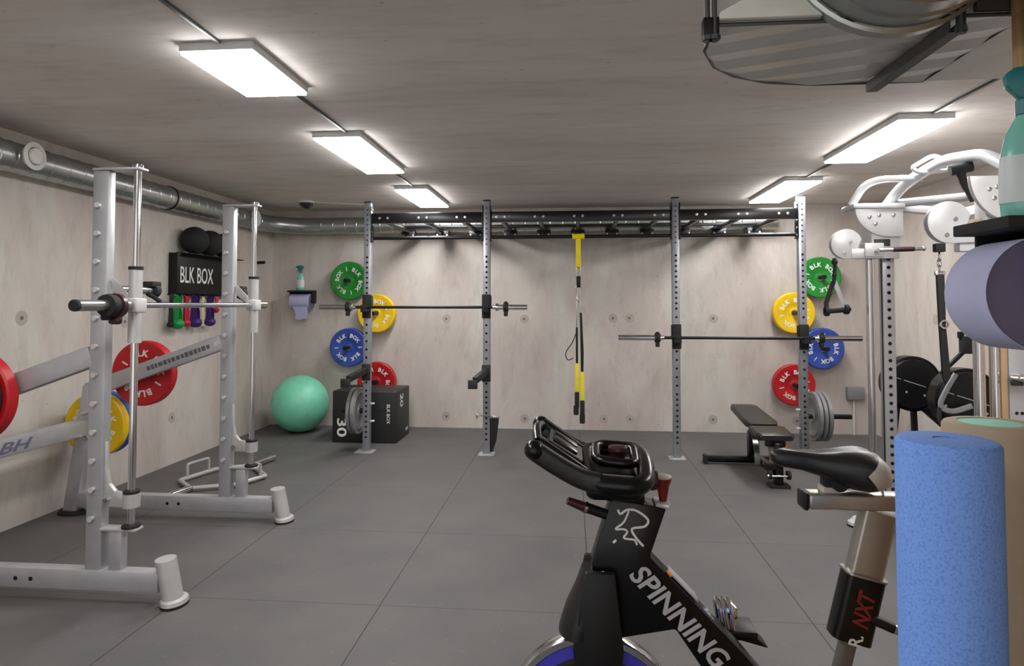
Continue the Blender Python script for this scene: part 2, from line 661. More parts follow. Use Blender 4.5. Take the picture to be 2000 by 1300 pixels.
# ceiling lights
def ceiling_light(x, y0, y1, label, w=.32):
    t = thing('ceiling_light', label, 'ceiling light', (x, (y0 + y1) / 2, ZC), 'rectangular ceiling lights')
    MB().box((x - w / 2, y0, 2.522), (x + w / 2, y1, ZC - .001), .004).build('housing', 'housing', t)
    MB().box((x - w / 2 + .006, y0 + .006, 2.509), (x + w / 2 - .006, y1 - .006, 2.522), .003).build('diffuser', 'lamp', t)
    return t
ceiling_light(-1.51, 2.63, 3.22, 'short bright ceiling light nearest the camera on the left', .33)
ceiling_light(-1.52, 4.09, 5.23, 'long bright ceiling light in the middle of the left row')
ceiling_light(-1.51, 6.02, 7.12, 'bright ceiling light just in front of the pull-up rig, left row')
ceiling_light(2.07, 4.0, 5.15, 'bright ceiling light above the cable machine, right row')
ceiling_light(2.03, 5.92, 7.12, 'bright ceiling light by the right-hand end of the rig')
ceiling_light(2.07, 1.88, 2.96, 'unseen ceiling light added to the right row behind the plywood partition')  # unseen lamp, added to brighten the right-hand floor
ceiling_light(2.07, -.25, .85, 'unseen ceiling light added to the right row beside the viewer')  # another lamp out of view, added for more light on the floor
ceiling_light(-1.51, .45, 1.55, 'unseen ceiling light added to the left row just behind the picture edge')  # added out of view to brighten the foreground
for (x, y0, y1, lb) in ((-1.49, 1.56, 2.62, 'thin ceiling conduit running from the nearest left light toward the camera'),
                        (-1.45, 3.23, 4.08, 'thin ceiling conduit joining the nearest and middle left lights'),
                        (-1.49, 5.24, 6.01, 'thin ceiling conduit joining the middle and farthest left lights'),
                        (2.1, 2.97, 3.99, 'thin ceiling conduit between the metal duct and the right light'),
                        (2.05, 5.16, 5.91, 'thin ceiling conduit joining the two right lights')):
    tag(MB().box((x - .008, y0, ZC - .014), (x + .008, y1, ZC - .0005), .002).build('ceiling_conduit', 'strut', None, (x, y0, ZC)), lb, 'conduit', 'ceiling conduits')

# round ventilation duct along left and back wall
t = thing('ventilation_duct', 'long round galvanised duct along the left and back walls below the ceiling', 'duct', (-3.48, 3, 2.35))
dz, dr = 2.36, .095
b = MB()
pth = [(-3.485, -1.0, dz), (-3.485, 7.0, dz)] + [(-3.485 + .44 * (1 - cos(a)), 7.0 + .44 * sin(a), dz) for a in [pi / 2 * k / 8 for k in range(1, 9)]] + [(2.25, 7.44, dz)]
b.tube(pth, dr, 28)
y = -.9
while y < 6.9:                                     # spiral lock seams
    b.lathe([(dr, -.006), (dr + .004, 0), (dr, .006)], (-3.485, y, dz), 'Y', 28)
    y += .14
x = -2.9
while x < 2.2:
    b.lathe([(dr, -.006), (dr + .004, 0), (dr, .006)], (x, 7.44, dz), 'X', 28)
    x += .14
b.build('duct_run', 'galv', t)
for y in (1.6, 3.62, 5.32, 6.93):
    MB().lathe([(dr, -.028), (dr + .006, -.024), (dr + .006, .024), (dr, .028)], (-3.485, y, dz), 'Y', 28).build('coupling', 'galv', t)
for y in (5.35,):
    MB().lathe([(dr + .004, -.006), (dr + .012, -.006), (dr + .012, .006), (dr + .004, .006)], (-3.485, y, dz), 'Y', 28, True).build('clamp_ring', 'black', t)
for x in (-2.0, .2):
    MB().lathe([(dr, -.028), (dr + .006, -.024), (dr + .006, .024), (dr, .028)], (x, 7.44, dz), 'X', 28).build('coupling', 'galv', t)
def air_valve(loc, axis):
    s = 1 if axis == 'X' else -1
    o = MB().lathe([(.06, -.0 * s), (.062, .03 * s), (.086, .036 * s), (.088, .044 * s), (.064, .052 * s), (.056, .044 * s), (.056, 0)], loc, axis, 32).build('air_valve', 'white', t)
    o['label'] = 'round white air valve'
    MB().lathe([(.0, .03 * s), (.05, .034 * s), (.052, .05 * s), (.046, .058 * s), (0, .06 * s)], loc, axis, 32).build('valve_disc', 'white', o)
air_valve((-3.40, 3.80, 2.37), 'X')
air_valve((-3.40, 6.72, 2.36), 'X')
air_valve((1.48, 7.36, 2.35), 'Y')

# dome security camera
t = thing('security_camera', 'dark dome security camera on the ceiling near the back-left corner', 'security camera', (-2.87, 6.85, ZC))
MB().lathe([(.0, 0), (.085, 0), (.085, -.018), (.07, -.028), (0, -.028)], (-2.87, 6.85, ZC), 'Z', 28).build('mount', 'off_white', t)
MB().lathe([(.075, -.026), (.07, -.05), (.045, -.08), (.02, -.09), (0, -.092)], (-2.87, 6.85, ZC), 'Z', 28).build('dome', 'dome', t)
MB().tube([(-2.8, 6.88, ZC - .006), (-2.55, 7.0, ZC - .006), (-2.3, 7.1, ZC - .006)], .005, 6).build('cable', 'off_white', t)

# junction box on the back wall
t = thing('junction_box', 'small grey electrical box low on the back wall with a cable below', 'electrical box', (3.1, YB, .45))
MB().box((3.02, YB - .07, .39), (3.2, YB - .001, .53), .008).build('box', 'cream', t)
MB().cyl((3.1, YB - .02, .39), (3.1, YB - .02, .0), .009, n=8).build('cable', 'off_white', t)

# ------------------------------------------------------------------ big plenum with round duct above, top right
PZ = 2.08
t = thing('duct_plenum', 'large galvanised duct plenum hanging from the ceiling with a round duct entering it', 'duct', (.8, 1.7, ZC))
outl = [(.33, 1.515), (1.0, 1.515)]
outl += [(1.0, 1.955), (.70, 1.955)]
outl += [(.56, 1.925), (.45, 1.86), (.38, 1.78), (.335, 1.67)]
b = MB().prism(outl, PZ, 2.46, 'XY')
def clip(poly, nx, ny, c):                                # keep the side nx*x + ny*y <= c
    out = []
    for i, p in enumerate(poly):
        q = poly[(i + 1) % len(poly)]
        dp, dq = nx * p[0] + ny * p[1] - c, nx * q[0] + ny * q[1] - c
        if dp <= 0:
            out.append(p)
        if dp * dq < 0:
            f = dp / (dp - dq)
            out.append((p[0] + (q[0] - p[0]) * f, p[1] + (q[1] - p[1]) * f))
    return out
nx, ny = .36, .933
lo_ = min(nx * x + ny * y for x, y in outl)
hi_ = max(nx * x + ny * y for x, y in outl)
K = 11
for k in range(K):                                       # cross-folded underside: each strip tilts a little the other way
    c0, c1 = lo_ + (hi_ - lo_) * k / K, lo_ + (hi_ - lo_) * (k + 1) / K
    pl = clip(clip(outl, nx, ny, c1), -nx, -ny, -c0)
    if len(pl) < 3:
        continue
    def zz(p):
        f = (nx * p[0] + ny * p[1] - c0) / (c1 - c0)
        return PZ - .001 - .0046 * (f if k % 2 == 0 else 1 - f)
    va = [b.bm.verts.new((p[0], p[1], zz(p))) for p in pl]
    vb = [b.bm.verts.new((p[0], p[1], PZ + .001)) for p in pl]
    b.bm.faces.new(va); b.bm.faces.new(vb[::-1])
    for i in range(len(pl)):
        j = (i + 1) % len(pl)
        b.bm.faces.new((va[j], va[i], vb[i], vb[j]))
b.build('plenum_body', 'sheet', t, sharp=4)
b = MB()
b.lathe([(.236, 0), (.244, -.004), (.244, -.03), (.236, -.034)], (.71, 1.515, 2.275), 'Y', 48)
b.build('collar', 'galv', t)
b = MB()
prof = []
yy = 0.0
while yy > -.7:
    prof += [(.232, yy), (.232, yy - .05), (.237, yy - .055), (.232, yy - .06)]
    yy -= .075
prof.append((.232, yy))
b.lathe(prof, (.71, 1.48, 2.275), 'Y', 48)
b.build('round_duct', 'galv', t)
MB().tube([(x, y, PZ - .002) for x, y in outl], .0045, 6, True).build('edge_flange', 'strut', t)
# fascia facets between square box and round collar
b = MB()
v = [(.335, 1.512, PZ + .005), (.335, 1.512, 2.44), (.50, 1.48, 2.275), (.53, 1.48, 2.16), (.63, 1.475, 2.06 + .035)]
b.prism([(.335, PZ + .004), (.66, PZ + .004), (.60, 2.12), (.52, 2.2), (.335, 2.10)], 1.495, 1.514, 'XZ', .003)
b.build('transition_panel', 'off_white', t)  # off-white paints the bright reflection on this sheet metal
MB().box((1.0, 1.53, PZ - .002), (1.45, 1.955, PZ + .02), .002).build('side_panel', 'off_white', t)
MB().box((.885, 1.500, PZ + .004), (1.45, 1.514, 2.5), .002).build('shaded_front_face', 'shade_umber', t)  # dark sheet paints the shade on the plenum's unlit front face
for (x, y0, y1) in ((.855, 1.525, 1.94),):
    b = MB()
    b.box((x - .013, y0, PZ - .034), (x + .013, y1, PZ - .031))
    b.box((x - .015, y0, PZ - .034), (x - .012, y1, PZ - .008))
    b.box((x + .012, y0, PZ - .034), (x + .015, y1, PZ - .008))
    b.build('strut_rail', 'strut', t)
MB().box((.30, 1.50, PZ - .03), (.335, 1.53, PZ + .012), .002).build('strut_rail', 'black', t)
for (x, y) in ((.855, 1.506), (.325, 1.505), (.31, 1.508)):
    b = MB()
    b.cyl((x, y, PZ - .045), (x, y, ZC - .001), .006 if x < .5 else .01, n=10)
    b.cyl((x, y, PZ - .04), (x, y, PZ - .03), .013, n=6)
    b.build('threaded_rod', 'strut', t)

# ------------------------------------------------------------------ bumper plates
def ring_word_mesh(mb, rot, r_mid, h, c):
    seq = "BLK BOX | BLK BOX | "
    n = len(seq)
    for i, ch in enumerate(seq):
        if ch == ' ':
            continue
        a = rot - 2 * pi * i / n
        o = Vector(c) + Vector((cos(a) * r_mid, 0, sin(a) * r_mid))
        up = Vector((cos(a), 0, sin(a)))
        xx = Vector((sin(a), 0, -cos(a)))
        put_text(mb, ch if ch != '|' else 'I', frame(o, xx, up), h, None, bold=.03)
def make_plate(color, label, loc, thick=.06, rot=2.2, group='coloured bumper plates', r=.225, cat='weight plate'):
    t = thing('weight_plate', label, cat, loc, group)
    x, y, z = loc
    h = thick / 2
    prof = [(.026, -h), (.045, -h), (.05, -h + .004), (.085, -h + .006), (.095, -h), (.185, -h), (.195, -h - .002), (r - .008, -h - .002), (r, -h + .006),
            (r, h - .006), (r - .008, h + .002), (.195, h + .002), (.185, h), (.095, h), (.085, h - .006), (.05, h - .004), (.045, h), (.026, h)]
    b = MB().lathe(prof, loc, 'Y', 56, True)
    b.mi = 1
    ring_word_mesh(b, rot, .141, .047, (x, y - h - .0002, z))
    b.build('disc', [color, 'ink'], t)
    MB().lathe([(.0255, -h - .001), (.034, -h - .001), (.034, -h + .003), (.034, h + .001), (.0255, h + .001)], loc, 'Y', 28, True).build('hub', 'steel', t)
    return t
PY = 7.515
plates = [('green', (-2.605, PY, 1.715), 1.15, 'green bumper plate at the top of the left wall column'),
          ('yellow', (-2.275, PY, 1.335), -.25, 'yellow bumper plate behind the left barbell'),
          ('blue', (-2.605, PY, .935), 2.55, 'blue bumper plate above the mint exercise ball'),
          ('red', (-2.27, PY, .545), 1.25, 'red bumper plate partly hidden by the black jump box'),
          ('green', (2.72, PY, 1.735), 2.25, 'green bumper plate at the top of the right wall column'),
          ('yellow', (2.44, PY, 1.345), 2.75, 'yellow bumper plate left of the far right rig upright'),
          ('blue', (2.74, PY, .955), .3, 'blue bumper plate behind the end of the right barbell'),
          ('red', (2.43, PY, .555), 2.75, 'red bumper plate above the weight bench')]
for c_, p_, rot, lb in plates:
    make_plate(c_, lb, p_, .075, rot)
    o = thing('plate_peg', 'short dark wall peg through the ' + lb.replace('bumper ', ''), 'peg', (p_[0], YB, p_[2]), 'wall pegs holding plates')
    MB().box((p_[0] - .05, YB - .008, p_[2] - .05), (p_[0] + .05, YB - .0005, p_[2] + .05), .002).build('mount_plate', 'black', o)
    MB().cyl((p_[0], YB - .008, p_[2] + .0), (p_[0], YB - .27, p_[2] + .0), .0235, n=20).build('peg', 'black', o)

# ------------------------------------------------------------------ pull-up rig
RY = 6.30
UX = [-2.0, -.82, .975, 2.125]
rig = thing('pull_up_rig', 'long grey and black pull-up rig of four uprights along the back wall', 'exercise rig', (.06, RY, 0))
for i, x in enumerate(UX):
    b = MB().box((x - .034, RY - .034, .006), (x + .034, RY + .034, 2.44), .006)
    b.mi = 1
    z = .15
    while z < 1.95:
        for (cx, cy, ax) in ((x, RY - .0345, 'Y'),):
            b.lathe([(.0115, 0), (.0115, -.0008), (0, -.0008)], (cx, cy, z), ax, 10)
        z += .05 if (z < .6 or z > 1.35) else .08
    b.mi = 2
    for k in range(8):
        zz = 2.02 + k * .05
        b.lathe([(.009, 0), (.009, -.001), (0, -.001)], (x, RY - .0345, zz), 'Y', 8)
    u = b.build('upright', ['rig', 'hole', 'dark_ink'], rig)
    dx = -.03 if i < 2 else -.02
    f = MB().box((x - .075 + (dx if i == 0 else 0), RY - .075, 0), (x + .075, RY + .075, .008), .002)
    f.box((x - .045, RY - .045, .0075), (x + .045, RY + .045, .013), .002)
    f.build('foot_plate', 'silver', u)
    MB().box((x - .035, RY - .035, 2.44), (x + .035, RY + .035, 2.452), .004).build('end_cap', 'black', u)
for (a, c) in zip(UX[:-1], UX[1:]):
    b = MB().box((a + .042, RY - .03, 2.235), (c - .042, RY + .03, 2.335), .006)
    b.box((a + .0345, RY - .05, 2.05), (a + .0415, RY + .05, 2.40), .002)
    b.box((c - .0415, RY - .05, 2.05), (c - .0345, RY + .05, 2.40), .002)
    cb = b.build('crossbeam', 'beam', rig)
    for (xx, sx) in ((a + .0415, 1), (c - .0415, -1)):
        for zz in (2.08, 2.15, 2.22, 2.37):
            MB().lathe([(.011, 0), (.011, .008 * sx), (0, .010 * sx)], (xx, RY - .022, zz), 'X', 8).build('bolt', 'steel', cb)
    MB().cyl((a + .0415, RY, 2.09), (c - .0415, RY, 2.09), .017, n=20).build('pull_up_bar', 'beam', rig)
RX = [-1.84, -1.45, -1.07, -.68, -.31, .065, .44, .82, 1.21, 1.59, 1.96]
for x in RX:
    xf = x
    b = MB().box((xf - .018, RY + .031, 2.245), (xf + .018, 7.25, 2.285), .003)
    r_ = b.build('rung', 'beam', rig)
    b = MB().box((x - .075, 7.24, 2.19), (x + .075, 7.255, 2.265), .003)
    b.box((x - .055, 7.255, 2.20), (x + .055, YB - .001, 2.235), .003)
    b.build('wall_bracket', 'beam', r_)
    for s in (-.055, .055):
        MB().lathe([(.012, 0), (.012, -.007), (0, -.009)], (x + s, 7.24, 2.215), 'Y', 8).build('bolt', 'steel', r_)
    for s in (-.04, .04):
        MB().lathe([(.013, 0), (.013, -.008), (0, -.010)], (xf + s, RY - .03, 2.285), 'Y', 8).build('bolt', 'steel', r_)
MB().box((-1.95, 7.20, 2.288), (2.1, 7.24, 2.318), .004).build('rear_beam', 'beam', rig)
def j_hook(x, z):
    b = MB()
    b.box((x - .042, RY - .05, z - .11), (x + .042, RY - .0345, z + .12), .004)
    b.box((x - .042, RY - .05, z + .0), (x - .0345, RY + .03, z + .11), .002)
    b.box((x + .0345, RY - .05, z + .0), (x + .042, RY + .03, z + .11), .002)
    b.box((x - .03, RY - .145, z - .052), (x + .03, RY - .05, z - .020), .004)
    b.box((x - .03, RY - .145, z - .02), (x + .03, RY - .128, z + .02), .004)
    return b.build('j_hook', 'matte', rig)
LBZ, RBZ, BY = 1.412, 1.13, RY - .095
for x in UX[:2]:
    j_hook(x, LBZ + .004)
for x in UX[2:]:
    j_hook(x, RBZ + .004)
for i, x in enumerate(UX[:2]):                      # spotter arms, pointing out at the viewer's left
    b = MB()
    b.box((x - .043, RY - .048, .70), (x + .043, RY - .0345, .86), .004)
    b.box((x - .043, RY - .048, .72), (x - .0345, RY + .034, .84), .002)
    b.obox((x - .0, RY - .05, .80), (x - .07 - .02 * (1 - i), RY - .30, .74), .05, .06, .006)
    b.box((x - .15 + .02 * i, RY - .34, .665), (x - .045 - .02 * (1 - i), RY - .30, .745), .004)
    b.build('spotter_arm', 'foamblack', rig)
# storage horns low on the outer uprights
MB().cyl((UX[0] - .034, RY, .40), (UX[0] - .25, RY, .40), .0245, n=18).build('storage_horn', 'black', rig)
MB().cyl((UX[3] + .034, RY, .41), (UX[3] + .42, RY, .41), .0225, n=18).build('storage_horn', 'black', rig)
for (zz) in (.30, .47):
    b = MB().obox((UX[0] + .036, RY, zz), (UX[0] + .075, RY - .01, zz + .004), .02, .016, .004)
    b.build('lock_pin', 'ink', rig)
    MB().obox((UX[3] - .036, RY - .01, zz), (UX[3] - .075, RY - .03, zz + .004), .02, .016, .004).build('lock_pin', 'ink', rig)
def iron_plate(loc, label, r=.225, thick=.034):
    t = thing('weight_plate', label, 'weight plate', loc, 'grey iron plates on the rig storage horns')
    h = thick / 2
    prof = [(.027, -h), (.06, -h), (.066, -h + .006), (.15, -h + .009), (.165, -h), (.178, -h - .001), (.185, -h + .004), (r - .02, -h + .004), (r - .012, -h - .002), (r, -h + .004),
            (r, h - .004), (r - .012, h + .002), (r - .02, h - .004), (.185, h - .004), (.178, h + .001), (.165, h), (.15, h - .009), (.066, h - .006), (.06, h), (.027, h)]
    MB().lathe(prof, loc, 'X', 48, True).build('disc', 'iron', t)
    MB().lathe([(.026, -h - .001), (.04, -h - .001), (.04, h + .001), (.026, h + .001)], loc, 'X', 24, True).build('hub', 'steel', t)
    return t
iron_plate((-2.085, RY, .40), 'grey iron plate on the left storage horn, next to the rig upright')
iron_plate((-2.128, RY, .40), 'grey iron plate on the left storage horn, outer of the pair', .222)
iron_plate((2.21, RY, .41), 'grey iron plate on the right storage horn, next to the rig upright')
iron_plate((2.253, RY, .41), 'grey iron plate on the right storage horn, middle of three', .222)
iron_plate((2.296, RY, .41), 'grey iron plate on the right storage horn, outermost of three', .222)

def barbell(name, x0, x1, s0, s1, c0, c1, z, label):
    """shaft from s0 to s1, sleeves out to x0/x1, spring collars at c0/c1"""
    t = thing(name, label, 'barbell', ((x0 + x1) / 2, BY, z), 'barbells on the rig')
    MB().cyl((s0, BY, z), (s1, BY, z), .014, n=18).build('shaft', 'black', t)
    for (a, c, col) in ((x0, s0, c0), (x1, s1, c1)):
        d = 1 if c > a else -1
        b = MB().cyl((a, BY, z), (c - .03 * d, BY, z), .0245, n=22)
        b.cyl((c - .055 * d, BY, z), (c - .03 * d, BY, z), .036, n=22)
        b.cyl((c - .03 * d, BY, z), (c, BY, z), .022, .017, n=22)
        b.build('sleeve', 'chrome', t)
        b = MB().lathe([(.0255, -.024), (.044, -.022), (.047, 0), (.044, .022), (.0255, .024)], (col, BY, z), 'X', 22, True)
        b.box((col - .018, BY - .03, z - .085), (col + .018, BY + .01, z - .035), .006)
        b.box((col - .014, BY - .035, z + .03), (col + .014, BY + .0, z + .055), .006)
        b.build('clamp_collar', 'matte', t)
    return t
barbell('barbell', -2.45, -.42, -2.09, -.75, -2.165, -.625, LBZ, 'silver and black barbell resting across the two left rig uprights')
barbell('barbell', .43, 2.61, .85, 2.20, .79, 2.255, RBZ, 'black barbell resting lower across the two right rig uprights')

# suspension straps hanging from the centre of the rig
TX, TY = .065, RY - .015
t = thing('suspension_trainer', 'yellow and black suspension straps hanging from the middle of the rig', 'suspension straps', (TX, TY, 2.1))
b = MB()
b.tube([(TX - .055, RY + .024 * cos(a), 2.09 + .024 * sin(a)) for a in [2 * pi * k / 14 for k in range(14)]], .005, 6, True)
b.lathe([(.0185, -.057), (.026, -.057), (.026, .057), (.0185, .057)], (TX, RY, 2.09), 'X', 18, True)
b.build('anchor_loop', 'yellow_web', t)
MB().box((TX - .026, TY - .004, 1.78), (TX + .022, TY + .004, 2.066), .002).build('main_strap', 'yellow_web', t)
b = MB().tube(fillet([(TX - .02, TY, 1.79), (TX - .026, TY, 1.70), (TX + .02, TY, 1.70), (TX + .016, TY, 1.79)], .01, 3, True), .006, 8, True)
b.tube(fillet([(TX - .022, TY, 1.62), (TX - .026, TY, 1.50), (TX + .01, TY, 1.46), (TX + .026, TY, 1.62)], .02, 3, True), .006, 8, True)
b.build('carabiner', 'steel', t)
MB().box((TX - .022, TY - .012, 1.60), (TX + .018, TY + .012, 1.71), .006).build('buckle', 'matte', t)
b = MB()
b.box((TX - .026, TY - .003, 1.18), (TX - .014, TY + .003, 1.62), .001)
b.box((TX + .012, TY - .003, 1.25), (TX + .022, TY + .003, 1.58), .001)
b.build('webbing', 'steel', t)
b = MB()
b.box((TX - .030, TY - .01, .86), (TX - .008, TY + .004, 1.22), .003)
b.prism([(TX + .008, 1.36), (TX + .03, 1.36), (TX + .046, .98), (TX + .042, .80), (TX + .018, .80)], TY - .012, TY + .004, 'XZ', .002)
b.tube(smooth_path([(TX - .025, TY - .004, 1.17), (TX - .06, TY - .008, 1.08), (TX - .115, TY - .01, 1.0), (TX - .125, TY - .01, .95), (TX - .10, TY - .01, .91), (TX - .055, TY - .01, .93)], 5), .005, 6)
b.build('strap_sleeve', 'matte', t)
for (xx, zz) in ((TX - .02, .88), (TX + .03, .80)):
    MB().box((xx - .017, TY - .014, zz - .27 + (.0 if xx < TX else .0)), (xx + .019, TY + .006, zz), .004).build('pull_strap', 'yellow_web', t)
    bh = MB()
    bh.box((xx - .022, TY - .02, zz - .42), (xx + .022, TY + .012, zz - .27), .008)
    bh.lathe([(.0, 0), (.024, 0), (.026, -.03), (.024, -.085), (0, -.09)], (xx - (.008 if xx < TX else 0), TY - .004, zz - .42 + .02), 'Z', 16)
    bh.build('foot_cradle', 'matte', t)

# small hanging belt at the second upright
t = thing('lifting_belt', 'small black tapered belt with silver buckle hung low on the second rig upright', 'belt', (-.76, RY, .4))
MB().prism([(-.784, .36), (-.70, .36), (-.725, .14), (-.76, .03), (-.784, .03)], RY - .02, RY + .02, 'XZ', .004).build('strap', 'matte', t)
b = MB().box((-.784, RY - .03, .35), (-.70, RY - .018, .372), .003)
b.box((-.92, RY - .046, .35), (-.90, RY - .01, .40), .004)
b.tube([(-.90, RY - .042, .38), (-.80, RY - .045, .372), (-.74, RY - .03, .362)], .005, 6)
b.build('buckle', 'chrome', t)

# ------------------------------------------------------------------ jump box and ball
t = thing('jump_box', 'black foam jump box standing behind the first rig upright', 'plyometric box', (-2.1, 6.95, 0))
BX0, BX1, BY0, BY1, BH = -2.50, -1.815, 6.70, 7.24, .535
b = MB().box((BX0, BY0, .0), (BX1, BY1, BH), .012, seg=3)
b.mi = 1
b.box((BX0 + .002, BY0 - .0015, .33), (BX1 - .1, BY0 + .002, .336))
b.box((BX1 - .055, BY0 - .0015, .012), (BX1 - .052, BY0 + .002, BH - .012))
b.mi = 2
put_text(b, '30', frame((BX0 + .105, BY0 - .0012, .155), (0, 0, -1), (1, 0, 0)), .105, .19, bold=.02)
put_text(b, 'BLK BOX', frame((BX1 - .085, BY0 - .0012, .30), (0, 0, -1), (1, 0, 0)), .036, .20, bold=.01)
put_text(b, '20', frame((BX1 + .0012, BY0 + .20, .42), (0, 0, -1), (0, 1, 0)), .12, .14, bold=.02)
put_text(b, 'BLK', frame((BX1 + .0012, BY1 - .11, .08), (0, 1, 0), (0, 0, 1)), .035, .12, bold=.01)
b.build('body', ['foamblack', 'matte', 'ink'], t)
tag(MB().ball((-3.07, 7.22, .318), .318, 48).build('exercise_ball', 'mint', None, (-3.07, 7.22, .318)),
    'large mint green exercise ball on the floor in the back-left corner', 'exercise ball')

# ------------------------------------------------------------------ spray bottles and paper dispensers
def spray_bottle(loc, label, rz=0):
    t = thing('spray_bottle', label, 'spray bottle', (0, 0, 0), 'mint spray bottles')
    prof = [(.0, 0), (.036, 0), (.041, .006), (.043, .04), (.043, .09), (.040, .13), (.033, .165), (.022, .19), (.0145, .205), (.0145, .215), (0, .215)]
    b = MB()
    n = 32
    rings = []
    for (r, h) in prof:
        if r == 0:
            continue
        rings.append([(r * 1.1 * cos(2 * pi * i / n), r * .72 * sin(2 * pi * i / n), h) for i in range(n)])
    b.loft(rings)
    b.build('body', 'bottle', t)
    # wrap-round label, slightly proud of the body
    b = MB()
    rings = []
    for (r, h) in ((.0438, .035), (.0438, .09), (.0412, .125)):
        rings.append([(r * 1.1 * cos(2 * pi * i / n), r * .72 * sin(2 * pi * i / n), h) for i in range(n)])
    b.loft(rings, False)
    b.build('label', 'bottle_label', t)
    b = MB()
    b.lathe([(0, .205), (.019, .205), (.019, .232), (.014, .238), (0, .238)], (0, 0, 0), 'Z', 20)
    b.prism([(-.048, .288), (-.05, .268), (-.02, .258), (-.012, .236), (.013, .236), (.034, .262), (.036, .284), (.02, .296), (-.03, .297)], -.012, .012, 'XZ', .003)
    b.prism([(-.032, .262), (-.018, .262), (-.026, .235), (-.036, .212), (-.042, .214), (-.034, .238)], -.007, .007, 'XZ', .002)
    b.lathe([(0, -.058), (.008, -.058), (.009, -.048), (0, -.048)], (0, 0, .278), 'X', 12)
    b.build('trigger_head', 'teal', t)
    t.location = loc
    t.rotation_euler = (0, 0, rz)
    return t
def paper_dispenser(label_h, label_p, loc, rz, L=.25, R=.095, depth=.22, ro=None):
    ro = ro or depth * .5
    """built with the wall at y = 0, room toward -y, shelf top at z = 0"""
    t = thing('paper_roll_holder', label_h, 'paper roll holder', (0, 0, 0), 'paper roll holders')
    MB().box((-L / 2 - .02, -depth, -.022), (L / 2 + .02, -.001, 0), .003).build('shelf', 'matte', t)
    MB().box((-L / 2 - .018, -.006, -.02 - R * 1.4), (L / 2 + .018, -.001, -.02), .002).build('back_plate', 'matte', t)
    zc = -.04 - R
    b = MB().box((-L / 2 - .018, -ro - .03, zc - .02), (-L / 2 - .012, -.006, -.02), .001)
    b.build('bracket', 'matte', t)
    b = MB()
    b.box((L / 2 + .012, -ro - .03, zc - .02), (L / 2 + .018, -.006, -.02), .001)
    b.build('bracket', 'matte', t)
    MB().cyl((-L / 2 - .012, -ro, zc), (L / 2 + .012, -ro, zc), .012, n=14).build('spindle', 'matte', t)
    t.location = loc
    t.rotation_euler = (0, 0, rz)
    p = thing('paper_roll', label_p, 'paper roll', (0, 0, 0), 'blue paper rolls')
    b = MB()
    b.mi = 1
    b.lathe([(R, -L / 2), (.024, -L / 2), (.024, L / 2), (R, L / 2)], (0, -ro, zc), 'X', 48)
    b.mi = 0
    b.lathe([(R, -L / 2), (R + .0006, -L / 2 + .002), (R + .0006, L / 2 - .002), (R, L / 2)], (0, -ro, zc), 'X', 48)
    b.build('roll', ['paper', 'paper_end_shade'], p)
    return t, p, zc
BYD = YB
hold, roll, zc = paper_dispenser('black shelf with roll bracket on the back wall left of the green plate', 'lavender blue paper roll on the back wall above the mint ball', (-3.19, BYD, 1.605), 0, .24, .092, .2)
b = MB()
prof = [(-.07, -.192 - .0), (.105, -.192), (.112, -.26), (.105, -.33), (.0, -.345), (-.045, -.335), (-.03, -.28)]
b.prism([(x, z) for x, z in prof], -.197, -.1955, 'XZ')
tl = b.build('loose_sheet', 'paper', roll)
roll.location = (-3.19, BYD, 1.605)
spray_bottle((-3.21, BYD - .10, 1.6055), 'small-looking mint spray bottle on the far shelf on the back wall')

# near dispenser on the plywood partition at the right
NX, NS = .972, 1.597
hold, roll, zc = paper_dispenser('black shelf with roll bracket on the plywood at the right edge', 'big lavender paper roll under the shelf at the right edge', (NX, 1.308, NS), -pi / 2, .13, .098, .207, .137)
# loose outer wrap of the near roll: a curved sheet that springs away from the roll
b = MB()
R = .098
pts = []
for k in range(30):
    a = radians(60 + 262 * k / 29)
    rr = R + .004 + .006 * max(0, (k - 18) / 11) ** 1.5
    pts.append((-.137 + rr * cos(a), zc + rr * sin(a)))
inner = [(-.137 + (x + .137) * .992, zc + (z - zc) * .992) for x, z in pts]
secs = []
for (xx, cut) in ((-.06, 0), (-.03, 0), (.04, 0), (.070, 0)):
    secs.append([(xx, y, z) for y, z in pts] + [(xx, y, z) for y, z in inner[::-1]])
b.loft(secs)
b.build('loose_sheet', 'paper', roll)
roll.location = (NX, 1.308, NS)
roll.rotation_euler = (0, 0, -pi / 2)
spray_bottle((.868, 1.325, NS + .0005), 'large mint spray bottle with teal trigger on the near shelf, right edge', radians(160))

# plywood partition
t = thing('plywood_partition', 'plywood partition edge at the far right of the picture', 'partition', (.99, 1.3, 0))
MB().box((.975, -1.2, 0), (1.03, 1.50, 2.06), .002).build('panel', 'plywood', t)
MB().box((.948, -1.2, 1.93), (.974, 1.49, 2.06), .002).build('batten', 'plywood', t)
MB().box((.948, -1.2, 2.06), (.99, 1.49, ZC - .001), .002).build('upper_board', 'plywood', t)

# foam rollers on a low wooden cabinet (the cabinet is just below the picture)
def foam_roller(x, y, z0, z1, r, mat_out, mat_core, label, core_r):
    t = thing('foam_roller', label, 'foam roller', (x, y, z0), 'foam rollers')
    h = z1 - z0
    prof = [(core_r, 0), (r - .006, 0), (r, .006), (r, h - .008), (r - .004, h - .002), (r - .01, h), (core_r, h)]
    MB().lathe(prof, (x, y, z0), 'Z', 64, True).build('sleeve', mat_out, t)
    MB().lathe([(0, .002), (core_r - .0005, .002), (core_r - .0005, h - .0015), (0, h - .0015)], (x, y, z0), 'Z', 48).build('core', mat_core, t)
    return t
foam_roller(.607, 1.135, .622, 1.222, .0745, 'blue_foam', 'blue_foam', 'blue speckled foam roller standing upright at the lower right', .02)
foam_roller(.772, 1.30, .622, 1.222, .077, 'tan_foam', 'mint_foam', 'tan foam roller with mint top standing behind the blue one', .052)
